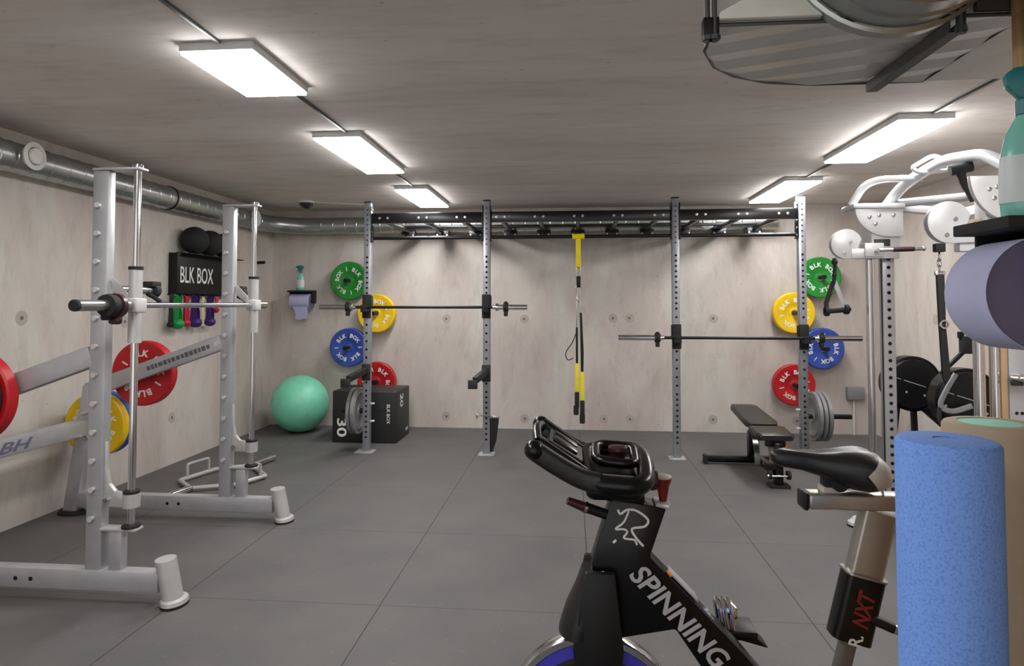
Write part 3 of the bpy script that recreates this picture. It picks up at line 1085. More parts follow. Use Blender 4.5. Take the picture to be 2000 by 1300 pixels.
t = thing('storage_cabinet', 'low wooden cabinet under the foam rollers', 'cabinet', (.72, 1.2, 0))
MB().box((.50, 1.02, .0), (.93, 1.44, .60), .004).build('body', 'plywood', t)
MB().box((.49, 1.01, .60), (.94, 1.45, .62), .004).build('top', 'plywood', t)

# ------------------------------------------------------------------ wall rack with medicine balls and bands
RKX = XL + .085
t = thing('ball_rack', 'black wall rack on the left wall with white lettering', 'wall rack', (XL, 6.0, 1.7))
y0, y1 = 5.56, 6.6
b = MB()
b.box((RKX - .008, y0, 1.535), (RKX, y1, 1.905), .003)
b.box((XL + .001, y0, 1.90), (RKX, y0 + .008, 1.905), .001)
b.box((XL + .001, y0 + .06, 1.897), (XL + .17, y1, 1.905), .002)
b.box((XL + .001, y0, 1.535), (XL + .008, y1, 1.904), .002)
b.mi = 1
put_text(b, 'BLK BOX', frame((RKX + .0008, 5.875, 1.71), (0, 1, 0), (0, 0, 1)), .15, .54, bold=.004)
b.build('panel', ['black', 'ink'], t)
MB().box((RKX - .012, y0, 1.905), (RKX, y1, 1.912), .003).build('lip', 'black', t)
MB().box((XL + .008, y0, 1.535), (RKX - .008, y0 + .006, 1.90), .001).build('end_plate', 'black', t)
b = MB()
for k in range(8):
    yy = 5.47 + k * .13
    b.cyl((RKX - .03, yy, 1.527), (RKX + .012, yy, 1.527), .006, n=8)
b.box((RKX - .035, y0, 1.52), (RKX - .02, y1, 1.535), .002)
b.build('hook_rail', 'black', t)
for i, (yy, r) in enumerate(((5.75, .125), (6.01, .122), (6.27, .122))):
    o = thing('medicine_ball', ['black medicine ball on the wall rack, nearest the camera', 'black medicine ball on the wall rack, middle one', 'black medicine ball on the wall rack, farthest and mostly hidden'][i], 'medicine ball', (XL + .128, yy, 1.905 + r), 'medicine balls on the wall rack')
    MB().ball((XL + .128, yy, 1.906 + r), r, 36).build('shell', 'rubber', o)
    MB().lathe([(r + .0005, -.004), (r + .0015, 0), (r + .0005, .004)], (XL + .128, yy, 1.906 + r), 'Z', 40).build('seam', 'matte', o)
def band(y, color, w, drop, label):
    o = thing('resistance_band', label, 'resistance band', (RKX, y, 1.53), 'resistance bands under the wall rack')
    x = RKX - .006
    b = MB()
    for k in range(2):
        s = (k - .5) * w * .55
        path = smooth_path([(x, y + s * 1.2, 1.505), (x + .004, y + s, 1.50), (x - .002, y + s * .7, 1.42), (x + .003, y + s * 1.2, 1.36), (x, y + s * 1.35, 1.505 - drop)], 4)
        b.sweep(path, [(-w * .27, -.004), (w * .27, -.004), (w * .27, .004), (-w * .27, .004)], up=(1, 0, 0))
    b.build('strands', color, o)
    b = MB()
    b.ball((x + .002, y, 1.505 - drop), w * .62, 12, .8)
    b.build('loop_end', color, o)
for (yy, c_, w, d, lb) in ((5.48, 'rubber', .05, .245, 'black band, leftmost under the wall rack'), (5.58, 'green_band', .10, .24, 'green resistance band under the wall rack'),
                           (5.71, 'red_band', .07, .235, 'red resistance band between green and purple'), (5.86, 'purple', .10, .235, 'purple band right of the red one'),
                           (5.98, 'cream_band', .035, .27, 'thin cream band between two purple ones'), (6.11, 'purple', .09, .235, 'purple band farther right, beside the machine upright'),
                           (6.22, 'red_band', .05, .12, 'short red band end beside the machine upright')):
    band(yy, c_, w, d, lb)
t = thing('wall_hook', 'small black hook on the left wall right of the ball rack', 'hook', (XL, 7.14, 1.9))
MB().box((XL + .001, 7.10, 1.86), (XL + .012, 7.18, 1.96), .002).build('plate', 'black', t)
MB().cyl((XL + .012, 7.14, 1.91), (XL + .13, 7.14, 1.915), .018, n=12).build('peg', 'black', t)

# ------------------------------------------------------------------ smith machine
sm = thing('smith_machine', 'silver grey guided barbell machine standing along the left wall', 'weight machine', (-2.6, 3.7, 0))
Y1, Y2 = 3.06, 4.27
UXS = -2.325
RODX = -2.15
def side(Y, RX_):
    out = {}
    # upright
    b = MB().box((UXS - .042, Y - .028, .14), (UXS + .042, Y + .028, 2.105), .008)
    u = b.build('upright', 'silver', sm)
    for k in range(12):
        zz = .40 + k * .139
        bb = MB()
        bb.cyl((UXS - .004, Y - .028, zz), (UXS - .004, Y - .044, zz), .010, n=12)
        bb.cyl((UXS - .004, Y - .044, zz), (UXS - .004, Y - .050, zz), .013, n=12)
        bb.build('catch_peg', 'white_coat', u)
    # base bar
    b = MB().box((-3.38, Y - .035, .052), (-1.985, Y + .035, .152), .01)
    b.mi = 1
    for xx in (-2.72, -2.64):
        b.lathe([(.011, 0), (.011, -.001), (0, -.001)], (xx, Y - .0352, .10), 'Y', 10)
    b.build('base_bar', ['silver', 'hole'], sm)
    # front foot: flattened oval stub leaning back, on a flared foot with rubber sole
    b = MB()
    ell = [(.058 * cos(2 * pi * i / 24), .04 * sin(2 * pi * i / 24)) for i in range(24)]
    secs = []
    for (xx, zz, s) in ((-1.905, .012, 1.35), (-1.908, .03, 1.3), (-1.915, .036, 1.0), (-1.955, .215, 1.0)):
        secs.append([(xx + u_ * s * .75, Y - .02 + v_ * s * 1.4, zz) for u_, v_ in ell])
    b.loft(secs)
    b.build('front_foot', 'silver_light', sm)
    MB().loft([[(-1.905 + u_ * 1.36 * .75, Y - .02 + v_ * 1.36 * 1.4, zz) for u_, v_ in ell] for zz in (0, .013)]).build('foot_pad', 'rubber', sm)
    # rear leg and foot
    b = MB().obox((-3.43, Y, .02), (-3.30, Y, .88), .07, .10, .01, up=(1, 0, 0))
    b.build('rear_leg', 'silver', sm)
    b = MB().loft([[(-3.43 + .10 * cos(2 * pi * i / 24) * s, Y + .06 * sin(2 * pi * i / 24) * s, zz) for i in range(24)] for zz, s in ((0, 1), (.014, 1), (.03, .8))])
    b.build('rear_foot', 'rubber', sm)
    # sloping brace
    b = MB().obox((-2.36, Y, 1.185), (-3.33, Y, .845), .06, .105, .01)
    br = b.build('brace', 'silver', sm)
    # top bracket, guide rod, bumper post
    b = MB().box((UXS - .042, Y - .035, 2.105), (RODX + .035, Y + .035, 2.117), .004)
    b.build('top_bracket', 'silver_light', sm)
    b = MB().cyl((RODX, Y, .335), (RODX, Y, 2.135), .0175, n=24)
    b.cyl((RODX, Y, 2.117), (RODX, Y, 2.13), .026, n=20)
    b.build('guide_rod', 'chrome', sm)
    b = MB().box((UXS + .03, Y - .032, .338), (RODX + .045, Y + .032, .352), .005)
    b.build('lower_bracket', 'silver_light', sm)
    MB().lathe([(.018, 0), (.042, 0), (.042, .012), (.018, .012)], (RODX, Y, .352), 'Z', 24, True).build('bumper', 'rubber', sm)
    MB().box((UXS + .075, Y - .025, .15), (UXS + .145, Y + .025, .3385), .008).build('bracket_post', 'silver', sm)
    # stop collar with curved gusset
    zs = .485
    b = MB().lathe([(.018, -.034), (.039, -.034), (.039, .032), (.018, .032)], (RODX, Y, zs), 'Z', 28, True)
    b.build('stop_collar', 'silver_light', sm)
    MB().lathe([(.018, .032), (.038, .032), (.038, .045), (.018, .045)], (RODX, Y, zs), 'Z', 28, True).build('stop_pad', 'rubber', sm)
    prof = [(UXS + .040, zs + .28), (UXS + .044, zs + .28), (UXS + .049, zs + .15), (UXS + .064, zs + .075), (UXS + .095, zs + .042), (RODX - .03, zs + .03), (RODX - .03, zs - .034), (UXS + .062, zs - .034), (UXS + .040, zs - .02)]
    MB().prism(prof, Y - .012, Y + .012, 'XZ', .002).build('gusset', 'silver_light', sm)
    MB().cyl((UXS + .06, Y - .012, zs + .0), (UXS + .06, Y - .03, zs + .0), .012, n=12).build('stop_knob', 'chrome', sm)
    # carriage sleeve
    zb = 1.435
    b = MB().lathe([(.019, 0), (.031, 0), (.031, .36), (.019, .36)], (RODX, Y, 1.25), 'Z', 28, True)
    c = b.build('carriage', 'silver_light', sm)
    MB().lathe([(.019, 0), (.034, 0), (.034, .016), (.019, .016)], (RODX, Y, 1.611), 'Z', 24, True).build('carriage_cap', 'rubber', c)
    MB().box((RODX - .038, Y - .042, zb - .036), (RODX + .036, Y + .042, zb + .036), .010).build('bar_clamp', 'white_coat', c)
    MB().prism([(UXS + .042, 1.56), (UXS + .055, 1.57), (RODX - .03, 1.48), (RODX - .03, 1.43), (UXS + .055, 1.50)], Y + .0, Y + .012, 'XZ', .002).build('hook_arm', 'silver_light', c)
    return out
side(Y1, 0)
side(Y2, 0)
b = MB().cyl((RODX, 3.02, 1.435), (RODX, Y2 + .06, 1.435), .0145, n=20)
bar = b.build('bar', 'chrome', sm)
for (a, c_) in ((2.66, 3.025), (Y2 + .05, Y2 + .16)):
    b = MB().cyl((RODX, a, 1.435), (RODX, c_, 1.435), .0255, n=24)
    b.build('sleeve', 'steel', bar)
MB().lathe([(0, -.002), (.022, -.002), (.0262, .002), (.0262, .016), (0, .016)], (RODX, 2.655, 1.435), 'Y', 24).build('sleeve_cap', 'rubber', bar)
b = MB().lathe([(.026, -.026), (.05, -.024), (.055, 0), (.05, .024), (.026, .026)], (RODX, 2.875, 1.435), 'Y', 24, True)
b.box((RODX - .035, 2.86, 1.365), (RODX + .0, 2.895, 1.40), .01)
cl = b.build('clamp_collar', 'matte', bar)
b = MB().lathe([(.03, -.018), (.06, -.012), (.06, .012), (.03, .018)], (RODX, 2.918, 1.432), 'Y', 14, True)
b.box((RODX - .03, 2.905, 1.345), (RODX + .03, 2.935, 1.39), .012)
b.build('clamp_lever', 'plum', cl)
# horizontal horns behind the uprights at bar height with black spring clips
for Y in (Y1, Y2):
    MB().cyl((-2.30, Y + .034, 1.515), (-2.30, Y + (.40 if Y == Y1 else .16), 1.515), .020, n=16).build('bar_horn', 'steel', sm)
    yy = Y + (.36 if Y == Y1 else .12)
    b = MB().lathe([(.021, -.025), (.038, -.02), (.042, 0), (.038, .02), (.021, .025)], (-2.30, yy, 1.515), 'Y', 18, True)
    b.box((-2.33, yy - .05, 1.535), (-2.27, yy + .03, 1.565), .006)
    b.obox((-2.29, yy - .06, 1.50), (-2.27, yy + .02, 1.455), .02, .02, .004)
    b.build('spring_clip', 'matte', sm)
# rear cross bar with lettering
b = MB().box((-3.335, Y1 - .06, .555), (-3.255, Y2 - .04, .665), .014)
cb = b.build('cross_bar', 'silver', sm)
b = MB()
put_text(b, 'BH', frame((-3.2545, 3.60, .61), (0, 1, 0), (0, 0, 1)), .062, .24, bold=.015, shear=.35)
b.build('lettering', 'navy_ink', cb)
for (z, dz_) in ((.70, .03), (.55, -.02)):
    MB().cyl((-3.29, Y2 - .10, z), (-3.20, Y2 - .10, z + dz_), .015, n=12).build('bolt', 'chrome', sm)
# lettering strip on the far brace
d = Vector((-2.36 + 3.33, 0, 1.185 - .845)).normalized()
b = MB()
mid = Vector((-2.66, Y2 - .0305, 1.185 - .30 * (.34 / .97) + .0))
up = Vector((-d.z, 0, d.x))
rnd = random.Random(9)
u0 = -.24
while u0 < .22:
    w_ = rnd.uniform(.018, .032)
    b.obox(mid + d * u0, mid + d * (u0 + w_), .0012, rnd.uniform(.026, .034), 0, up=up)
    u0 += w_ + .008
b.build('worn_lettering', 'worn_ink', sm)
MB().cyl(mid + d * .285 + Vector((0, .002, 0)), mid + d * .285 + Vector((0, -.006, 0)), .016, n=14).build('bolt', 'white_coat', sm)
# storage horns
HR = (-2.98, 1.00 - .035)
MB().cyl((HR[0], Y2 - .0, HR[1] - .005), (HR[0], Y2 + .30, HR[1] - .005), .0245, n=18).build('storage_horn', 'chrome', sm)
HY = (-3.33, .595)
MB().cyl((HY[0], Y2 - .02, HY[1]), (HY[0], Y2 + .32, HY[1]), .0245, n=18).build('storage_horn', 'chrome', sm)
MB().cyl((-2.93, Y1, .985), (-2.93, Y1 - .32, .985), .0245, n=18).build('storage_horn', 'chrome', sm)
gp = 'bumper plates on the silver machine'
make_plate('red', 'red bumper plate behind the sloping brace of the silver machine', (HR[0], Y2 + .085, HR[1] - .005), .068, 2.0, gp)
make_plate('yellow', 'yellow bumper plate low on the rear leg of the silver machine', (HY[0], Y2 + .09, HY[1]), .06, .9, gp)
make_plate('blue', 'blue plate mostly hidden behind the yellow plate on the silver machine', (HY[0], Y2 + .16, HY[1]), .07, .9, gp)
make_plate('red', 'red bumper plate cut by the left edge of the picture', (-2.93, Y1 - .085, .985), .065, .6, gp)
make_plate('rubber', 'black plate in front of the red one at the left edge', (-2.93, Y1 - .155, .985), .065, .6, gp, .2)

# ------------------------------------------------------------------ trap bar on the floor
t = thing('trap_bar', 'silver hexagonal trap bar lying on the floor behind the silver machine', 'trap bar', (-2.85, 5.2, 0))
hx = [(-3.14, 5.05), (-3.05, 5.42), (-2.80, 5.58), (-2.52, 5.25), (-2.62, 4.98), (-2.92, 4.84)]
b = MB().tube(fillet([(x, y, .028) for x, y in hx], .02, 3, True), .017, 10, True)
b.build('hex_frame', 'silver_light', t)
for (a, c_) in (((-2.92, 4.84), (-2.98, 4.55)), ((-2.80, 5.58), (-2.74, 5.88))):
    b = MB().cyl((a[0], a[1], .028), (c_[0], c_[1], .028), .025, n=18)
    b.build('sleeve', 'chrome', t)
for (p, q, hh) in (((-3.14, 5.05), (-3.05, 5.42), .11), ((-2.62, 4.98), (-2.52, 5.25), .11)):
    p, q = Vector((p[0], p[1], .03)), Vector((q[0], q[1], .03))
    m1, m2 = p.lerp(q, .2), p.lerp(q, .8)
    b = MB().tube(fillet([m1, m1 + Vector((0, 0, hh)), m2 + Vector((0, 0, hh)), m2], .02, 3), .012, 8)
    b.build('raised_handle', 'silver_light', t)

# ------------------------------------------------------------------ adjustable bench
bt = thing('weight_bench', 'black padded weight bench in front of the right rig upright', 'weight bench', (1.62, 5.9, 0))
def pad(name, y0, y1, z0, z1, w0, w1, th, mat_):
    secs = []
    for k in range(9):
        f = k / 8
        yy = y0 + (y1 - y0) * f
        zz = z0 + (z1 - z0) * f
        e = min(f, 1 - f)
        s = 1 - .18 * max(0, (1 - e * 8)) ** 2
        w = (w0 + (w1 - w0) * f) * s
        tt = th * (1 - .35 * max(0, (1 - e * 8)) ** 2)
        secs.append([(1.62 + u_, yy, zz + v_) for u_, v_ in rrect(w, tt, min(.024, tt * .45), 4)])
    return MB().loft(secs).build(name, mat_, bt)
pad('seat_pad', 5.42, 5.74, .375, .395, .29, .30, .06, 'vinyl')
pad('back_pad', 5.77, 6.50, .405, .465, .28, .25, .06, 'vinyl')
b = MB()
b.obox((1.62, 5.36, .115), (1.62, 6.15, .075), .06, .06, .006)
b.build('main_beam', 'gloss', bt)
MB().box((1.20, 6.10, .018), (2.02, 6.17, .075), .008).build('rear_foot', 'gloss', bt)
b = MB().box((1.575, 6.08, .07), (1.665, 6.17, .30), .012)
b.obox((1.62, 6.12, .29), (1.62, 6.0, .385), .05, .05, .006)
b.build('rear_post', 'gloss', bt)
b = MB().box((1.59, 5.36, .012), (1.65, 5.44, .345), .008)
b.build('front_post', 'gloss', bt)
MB().box((1.545, 5.34, .0), (1.70, 5.46, .022), .005).build('front_foot', 'rubber', bt)
b = MB().cyl((1.53, 5.35, .095), (1.71, 5.35, .095), .007, n=10)
b.cyl((1.525, 5.35, .095), (1.54, 5.35, .095), .014, n=10)
b.build('hinge_pin', 'chrome', bt)
for xx in (1.545, 1.69):
    MB().cyl((xx - .012, 5.37, .10), (xx + .012, 5.37, .10), .035, n=18).build('wheel', 'rubber', bt)
for s in (-.06, .06):
    b = MB()
    pts = [(1.62 + s, 6.10 - .34 * sin(a), .395 - .30 * (1 - cos(a))) for a in [radians(20 + 9 * k) for k in range(9)]]
    b.sweep(pts, [(-.004, -.022), (.004, -.022), (.004, .022), (-.004, .022)], up=(1, 0, 0))
    b.build('ladder_plate', 'steel', bt)
MB().box((1.545, 5.46, .30), (1.70, 5.50, .345), .004).build('seat_bracket', 'black', bt)
MB().box((1.688, 5.47, .275), (1.716, 5.50, .315), .003).build('warning_sticker', 'orange', bt)
for xx in (1.20, 2.02):
    MB().box((xx - .015, 6.09, 0), (xx + .015, 6.18, .08), .005).build('foot_cap', 'rubber', bt)

# ------------------------------------------------------------------ fan bikes by the right wall
def fan_bike(cx, cy, cz, label, R):
    t = thing('exercise_bike', label, 'exercise bike', (cx, cy, 0), 'black fan bikes by the right wall')
    MB().lathe([(0, -.075), (R * .5, -.078), (R - .02, -.07), (R, -.05), (R, .05), (R - .02, .07), (R * .5, .078), (0, .075)], (cx, cy, cz), 'Y', 48).build('fan_housing', 'black', t)
    b = MB().lathe([(R - .004, -.062), (R + .010, -.055), (R + .010, .055), (R - .004, .062)], (cx, cy, cz), 'Y', 48)
    b.build('housing_rim', 'gloss', t)
    b = MB().obox((cx - R * .85, cy - .0765, cz + R * .30), (cx + R * .85, cy - .0765, cz - R * .25), .002, .006)
    for (dx_, dz_) in ((-.3, -.3), (.35, -.42), (-.75, -.2), (.55, -.45)):
        b.lathe([(.010, 0), (.010, -.004), (0, -.004)], (cx + dx_ * R, cy - .074, cz + dz_ * R), 'Y', 8)
    b.build('trim_line', 'grey_ink', t)
    b = MB().obox((cx - R * .8, cy, .04), (cx - R * .45, cy, cz - R * .5), .05, .035, .004)
    b.obox((cx + R * .2, cy, .04), (cx + R * .1, cy, cz - R * .8), .05, .035, .004)
    b.obox((cx + R * .1, cy, cz - R * .6), (cx + .42, cy, .30), .05, .05, .004)
    b.obox((cx - R * .9, cy, .05), (cx + .45, cy, .05), .05, .04, .004)
    b.obox((cx + .36, cy, .05), (cx + .30, cy, .82), .04, .05, .004)
    b.build('frame', 'black', t)
    for xx in (cx - R * .9, cx + .43):
        MB().box((xx - .03, cy - .19, 0), (xx + .03, cy + .19, .045), .01).build('stabiliser', 'black', t)
    MB().loft([[(xx, cy + w * cos(a), .85 + h_ + .025 * sin(a)) for a in [2 * pi * i / 14 for i in range(14)]] for xx, w, h_ in ((cx + .14, .02, 0), (cx + .22, .035, .005), (cx + .34, .09, .012), (cx + .385, .08, .02))]).build('saddle', 'vinyl', t)
    return t
fan_bike(2.78, 5.72, .79, 'black fan bike by the right wall, the farther and more left one', .215)
fb = fan_bike(2.915, 5.22, .735, 'black fan bike by the right wall with raised monitor arm, the nearer one', .22)
b = MB().obox((2.76, 5.22, .92), (2.93, 5.22, 1.09), .028, .028, .004)
b.build('monitor_arm', 'black', fb)
MB().box((2.905, 5.19, 1.07), (3.0, 5.25, 1.20), .008).build('monitor', 'matte', fb)
MB().box((2.89, 5.20, 1.185), (2.925, 5.24, 1.235), .006).build('clip', 'gloss', fb)
b = MB()
b.sweep(smooth_path([(2.80, 5.10, .93), (2.72, 5.09, .80), (2.68, 5.08, .70), (2.76, 5.08, .66), (2.90, 5.09, .70)], 5), rrect(.016, .04, .007, 3))
b.build('side_arm', 'rig', fb)
b = MB()
b.tube(smooth_path([(2.68, 5.09, .70), (2.66, 5.06, .60), (2.70, 5.03, .53), (2.80, 5.03, .53), (2.82, 5.06, .60)], 5), .016, 10)
b.build('pedal_loop', 'rubber', fb)

# ------------------------------------------------------------------ cable machine
cm = thing('cable_machine', 'white and chrome cable pulley machine by the right wall', 'cable machine', (2.3, 4.1, 0))
# far column
def perforated(x, y, z1):
    b = MB().box((x - .038, y - .03, .10), (x + .038, y + .03, z1), .006)
    b.mi = 1
    z = .25
    while z < z1 - .2:
        b.lathe([(.012, 0), (.012, -.001), (0, -.001)], (x, y - .0302, z), 'Y', 10)
        z += .055
    return b
perforated(2.055, 4.5, 1.95).build('adjustment_column', ['silver', 'hole'], cm)
for (x, y, r) in ((1.945, 4.5, .021), (1.978, 4.56, .021)):
    MB().cyl((x, y, .10), (x, y, 1.80), r, n=18).build('guide_rod', 'chrome', cm)
MB().cyl((2.005, 4.46, .15), (2.005, 4.46, 1.75), .004, n=8).build('cable', 'black', cm)
# gusset half disc at the head of the far column
def half_disc(x0, x1, z1, drop, y0, y1, name, n=16, bolts=((.3, -.3), (.5, -.25), (.42, -.55), (.8, -.25))):
    w = x1 - x0
    poly = [(x0, z1), (x1, z1), (x1, z1 - drop)]
    poly += [(x0 + w * (.72 - .72 * sin(a)), z1 - drop * cos(a)) for a in [pi / 2 * k / n for k in range(0, n)]]
    b = MB().prism(poly, y0, y1, 'XZ', .003)
    g = b.build(name, 'white_coat', cm)
    for (u_, v_) in bolts:
        MB().lathe([(.012, 0), (.012, -.004), (.006, -.006), (0, -.006)], (x0 + w * u_, y0, z1 + drop * v_), 'Y', 12).build('bolt', 'steel', g)
    return g
half_disc(1.825, 2.12, 2.06, .185, 4.40, 4.43, 'gusset_plate')
MB().box((1.805, 4.38, 2.055), (2.13, 4.58, 2.09), .012).build('head_plate', 'white_coat', cm)
b = MB().box((1.93, 4.42, 1.80), (2.11, 4.56, 2.06), .008)
b.build('head_block', 'white_coat', cm)
MB().box((1.945, 4.416, 1.815), (2.045, 4.422, 1.86), .001).build('decal', 'dark_ink', cm)
b = MB().box((1.80, 4.41, 1.735), (2.10, 4.455, 1.80), .006)
b.box((1.88, 4.40, 1.745), (2.0, 4.47, 1.835), .006)
b.build('carriage', 'white_coat', cm)
def pulley_cover(x, y, z, r, right, name='pulley_cover'):
    poly = [(x + r * cos(a), z + r * sin(a)) for a in [radians(20 + 250 * k / 22) for k in range(23)]]
    poly += [(x + r * .2, z - r), (right, z - r * .95), (right, z - r * .45), (x + r * .7, z - r * .25)]
    g = MB().prism(poly, y - .006, y + .006, 'XZ', .002)
    o = g.build(name, 'white_coat', cm)
    MB().prism([((u_ - x) * .97 + x, (v_ - z) * .97 + z) for u_, v_ in poly], y + .035, y + .045, 'XZ', .002).build('cover_back', 'white_coat', o)
    MB().lathe([(0, .008), (r * .8, .008), (r * .72, .02), (r * .8, .033), (0, .033)], (x, y, z), 'Y', 28).build('pulley_wheel', 'matte', o)
    for (u_, v_) in ((.25, .15), (-.15, -.6)):
        MB().lathe([(.011, 0), (.011, -.005), (0, -.006)], (x + r * u_, y - .006, z + r * v_), 'Y', 12).build('bolt', 'steel', o)
    return o
pulley_cover(1.775, 4.42, 1.83, .098, 1.90)
h = MB().cyl((1.95, 4.36, 1.785), (2.20, 4.33, 1.79), .012, n=14)
h.ball((2.205, 4.33, 1.79), .016, 14)
h.cyl((1.95, 4.36, 1.785), (1.95, 4.41, 1.785), .012, n=12)
hd = h.build('adjuster_handle', 'chrome', cm)
MB().cyl((2.03, 4.35, 1.7866), (2.15, 4.336, 1.789), .0155, n=14).build('grip', 'plum', hd)
# arch and grips on top
b = MB().tube(smooth_path([(2.06, 4.49, 2.085), (2.115, 4.36, 2.2), (2.21, 4.15, 2.29), (2.27, 4.0, 2.295), (2.30, 3.86, 2.27), (2.32, 3.72, 2.19)], 6), .034, 16)
b.build('top_arch', 'white_coat', cm)
MB().tube([(2.11, 4.5, 2.10), (2.31, 4.1, 2.075), (2.34, 3.75, 2.05)], .027, 14).build('rear_rail', 'white_coat', cm)
b = MB().tube(fillet([(2.12, 4.2, 2.245), (2.075, 4.2, 2.275), (2.19, 4.2, 2.345), (2.23, 4.2, 2.345), (2.315, 4.2, 2.27), (2.27, 4.2, 2.255)], .03, 4, True), .013, 10, True)
b.build('pull_up_grip', 'white_coat', cm)
for (dx_, dy_) in ((0, 0), (.035, .05)):
    b = MB().tube(fillet([(1.82 + dx_, 4.46 + dy_, 2.09), (1.885 + dx_, 4.42 + dy_, 2.215), (1.97 + dx_, 4.38 + dy_, 2.245), (2.17, 4.26 + dy_, 2.225)], .05, 5), .015 if dx_ else .019, 10)
    b.build('pull_up_grip', 'white_coat', cm)
b = MB().tube([(2.19, 4.0, 2.215), (2.30, 3.98, 2.235)], .03, 14)
b.tube(smooth_path([(2.245, 4.0, 2.22), (2.255, 3.98, 2.14), (2.285, 3.95, 2.03)], 5), .021, 12, scale=[1.25] * 3 + [1.0] * 4 + [.8] * 4)
b.build('rubber_grip', 'rubber', cm)
# near column
half_disc(2.105, 2.40, 2.12, .24, 3.66, 3.69, 'gusset_plate', bolts=((.32, -.3), (.45, -.25), (.40, -.5), (.62, -.3), (.65, -.62)))
b = MB().box((2.20, 3.70, 1.70), (2.30, 3.80, 2.10), .008)
b.build('head_block', 'white_coat', cm)
pulley_cover(1.995, 3.66, 1.875, .112, 2.16)
b = MB().box((2.05, 3.67, 1.72), (2.22, 3.73, 1.80), .006)
b.build('carriage', 'white_coat', cm)
for x in (2.145, 2.225):
    MB().cyl((x, 3.7, .10), (x, 3.7, 1.74), .024, n=18).build('guide_rod', 'chrome', cm)
MB().box((2.17, 3.73, .10), (2.20, 3.76, 1.9), .003).build('tan_strip', 'tan', cm)  # plain tan strip between the guide rods
b = MB().box((2.285, 3.68, .10), (2.38, 3.76, 1.95), .006)
b.mi = 1
for xx in (2.318, 2.345):
    b.lathe([(.009, 0), (.009, -.001), (0, -.001)], (xx, 3.6798, .87), 'Y', 10)
b.build('rear_column', ['silver', 'hole'], cm)
MB().box((2.25, 3.685, .10), (2.283, 3.75, 1.95), .003).build('tan_strip', 'tan', cm)  # second tan strip, beside the rear column
b = MB().cyl((2.28, 3.66, 1.055), (2.36, 3.62, 1.05), .016, n=14)
b.cyl((2.32, 3.68, 1.06), (2.32, 3.63, 1.06), .02, n=14)
b.ball((2.365, 3.618, 1.05), .02, 14)
b.build('pin_lever', 'chrome', cm)
MB().box((2.275, 3.635, 1.018), (2.33, 3.655, 1.036), .004).build('lever_grip', 'rubber', cm)
# base
b = MB()
b.box((1.90, 4.44, .03), (2.75, 4.56, .11), .01)
b.box((2.08, 3.64, .03), (2.75, 3.76, .11), .01)
b.box((2.62, 3.62, .03), (2.75, 4.58, .11), .01)
b.build('base_frame', 'silver_light', cm)
for (x, y) in ((1.86, 4.5), (2.05, 3.7), (2.68, 4.62), (2.68, 3.58)):
    fo = MB().loft([[(x + .075 * s * cos(2 * pi * i / 24), y + .06 * s * sin(2 * pi * i / 24), zz) for i in range(24)] for zz, s in ((.012, 1), (.03, .98), (.045, .7), (.06, .55))])
    if x == 1.86:
        fo.obox((1.87, 4.5, .075), (1.95, 4.5, .13), .09, .06, .01)
    f = fo.build('foot', 'white_coat', cm)
    MB().lathe([(0, 0), (.076, 0), (.078, .012), (0, .012)], (x, y, 0), 'Z', 24).build('foot_pad', 'rubber', f)
for Y in (3.85, 4.28):                                  # weight stacks behind the columns
    b = MB()
    for k in range(14):
        b.box((2.52, Y - .06, .14 + k * .034), (2.74, Y + .06, .17 + k * .034), .003)
    b.build('weight_stack', 'black', cm)
    for xx in (2.57, 2.69):
        MB().cyl((xx, Y, .10), (xx, Y, 2.02), .012, n=12).build('stack_rod', 'chrome', cm)
MB().box((2.50, 3.62, 2.0), (2.76, 4.58, 2.06), .01).build('rear_head', 'white_coat', cm)
MB().obox((2.1, 4.49, 2.075), (2.52, 4.49, 2.03), .05, .05, .006).build('top_link', 'white_coat', cm)
MB().obox((2.3, 3.74, 2.06), (2.52, 3.74, 2.03), .05, .05, .006).build('top_link', 'white_coat', cm)

# stirrup handle on the far cable
t = thing('pulley_stirrup', 'black stirrup handle hanging on the far cable in front of the green plate', 'gym handle', (1.69, 4.40, 1.73))
b = MB().tube(smooth_path([(1.70, 4.43, 1.74), (1.705, 4.43, 1.70), (1.70, 4.43, 1.62), (1.695, 4.43, 1.58)], 4), .012, 10)
b.ball((1.703, 4.43, 1.715), .02, 12)
b.ball((1.700, 4.43, 1.63), .016, 12)
b.build('carabiner', 'rubber', t)
b = MB()
b.sweep([(1.695, 4.43, 1.59), (1.67, 4.43, 1.52), (1.645, 4.43, 1.445), (1.648, 4.43, 1.41)], [(-.014, -.003), (.014, -.003), (.014, .003), (-.014, .003)], up=(0, 1, 0))
b.build('strap', 'matte', t)
MB().sweep([(1.70, 4.43, 1.59), (1.735, 4.43, 1.49), (1.765, 4.43, 1.42)], [(-.014, -.002), (.014, -.002), (.014, .002), (-.014, .002)], up=(0, 1, 0)).build('strap', 'grey_ink', t)
b = MB().cyl((1.65, 4.43, 1.395), (1.77, 4.43, 1.405), .017, n=14)
for (x, z) in ((1.648, 1.395), (1.772, 1.407)):
    b.lathe([(.013, -.012), (.031, -.012), (.033, 0), (.031, .012), (.013, .012)], (x, 4.43, z), 'X', 18, True)
b.ball((1.782, 4.43, 1.408), .02, 14)
b.build('grip', 'rubber', t)
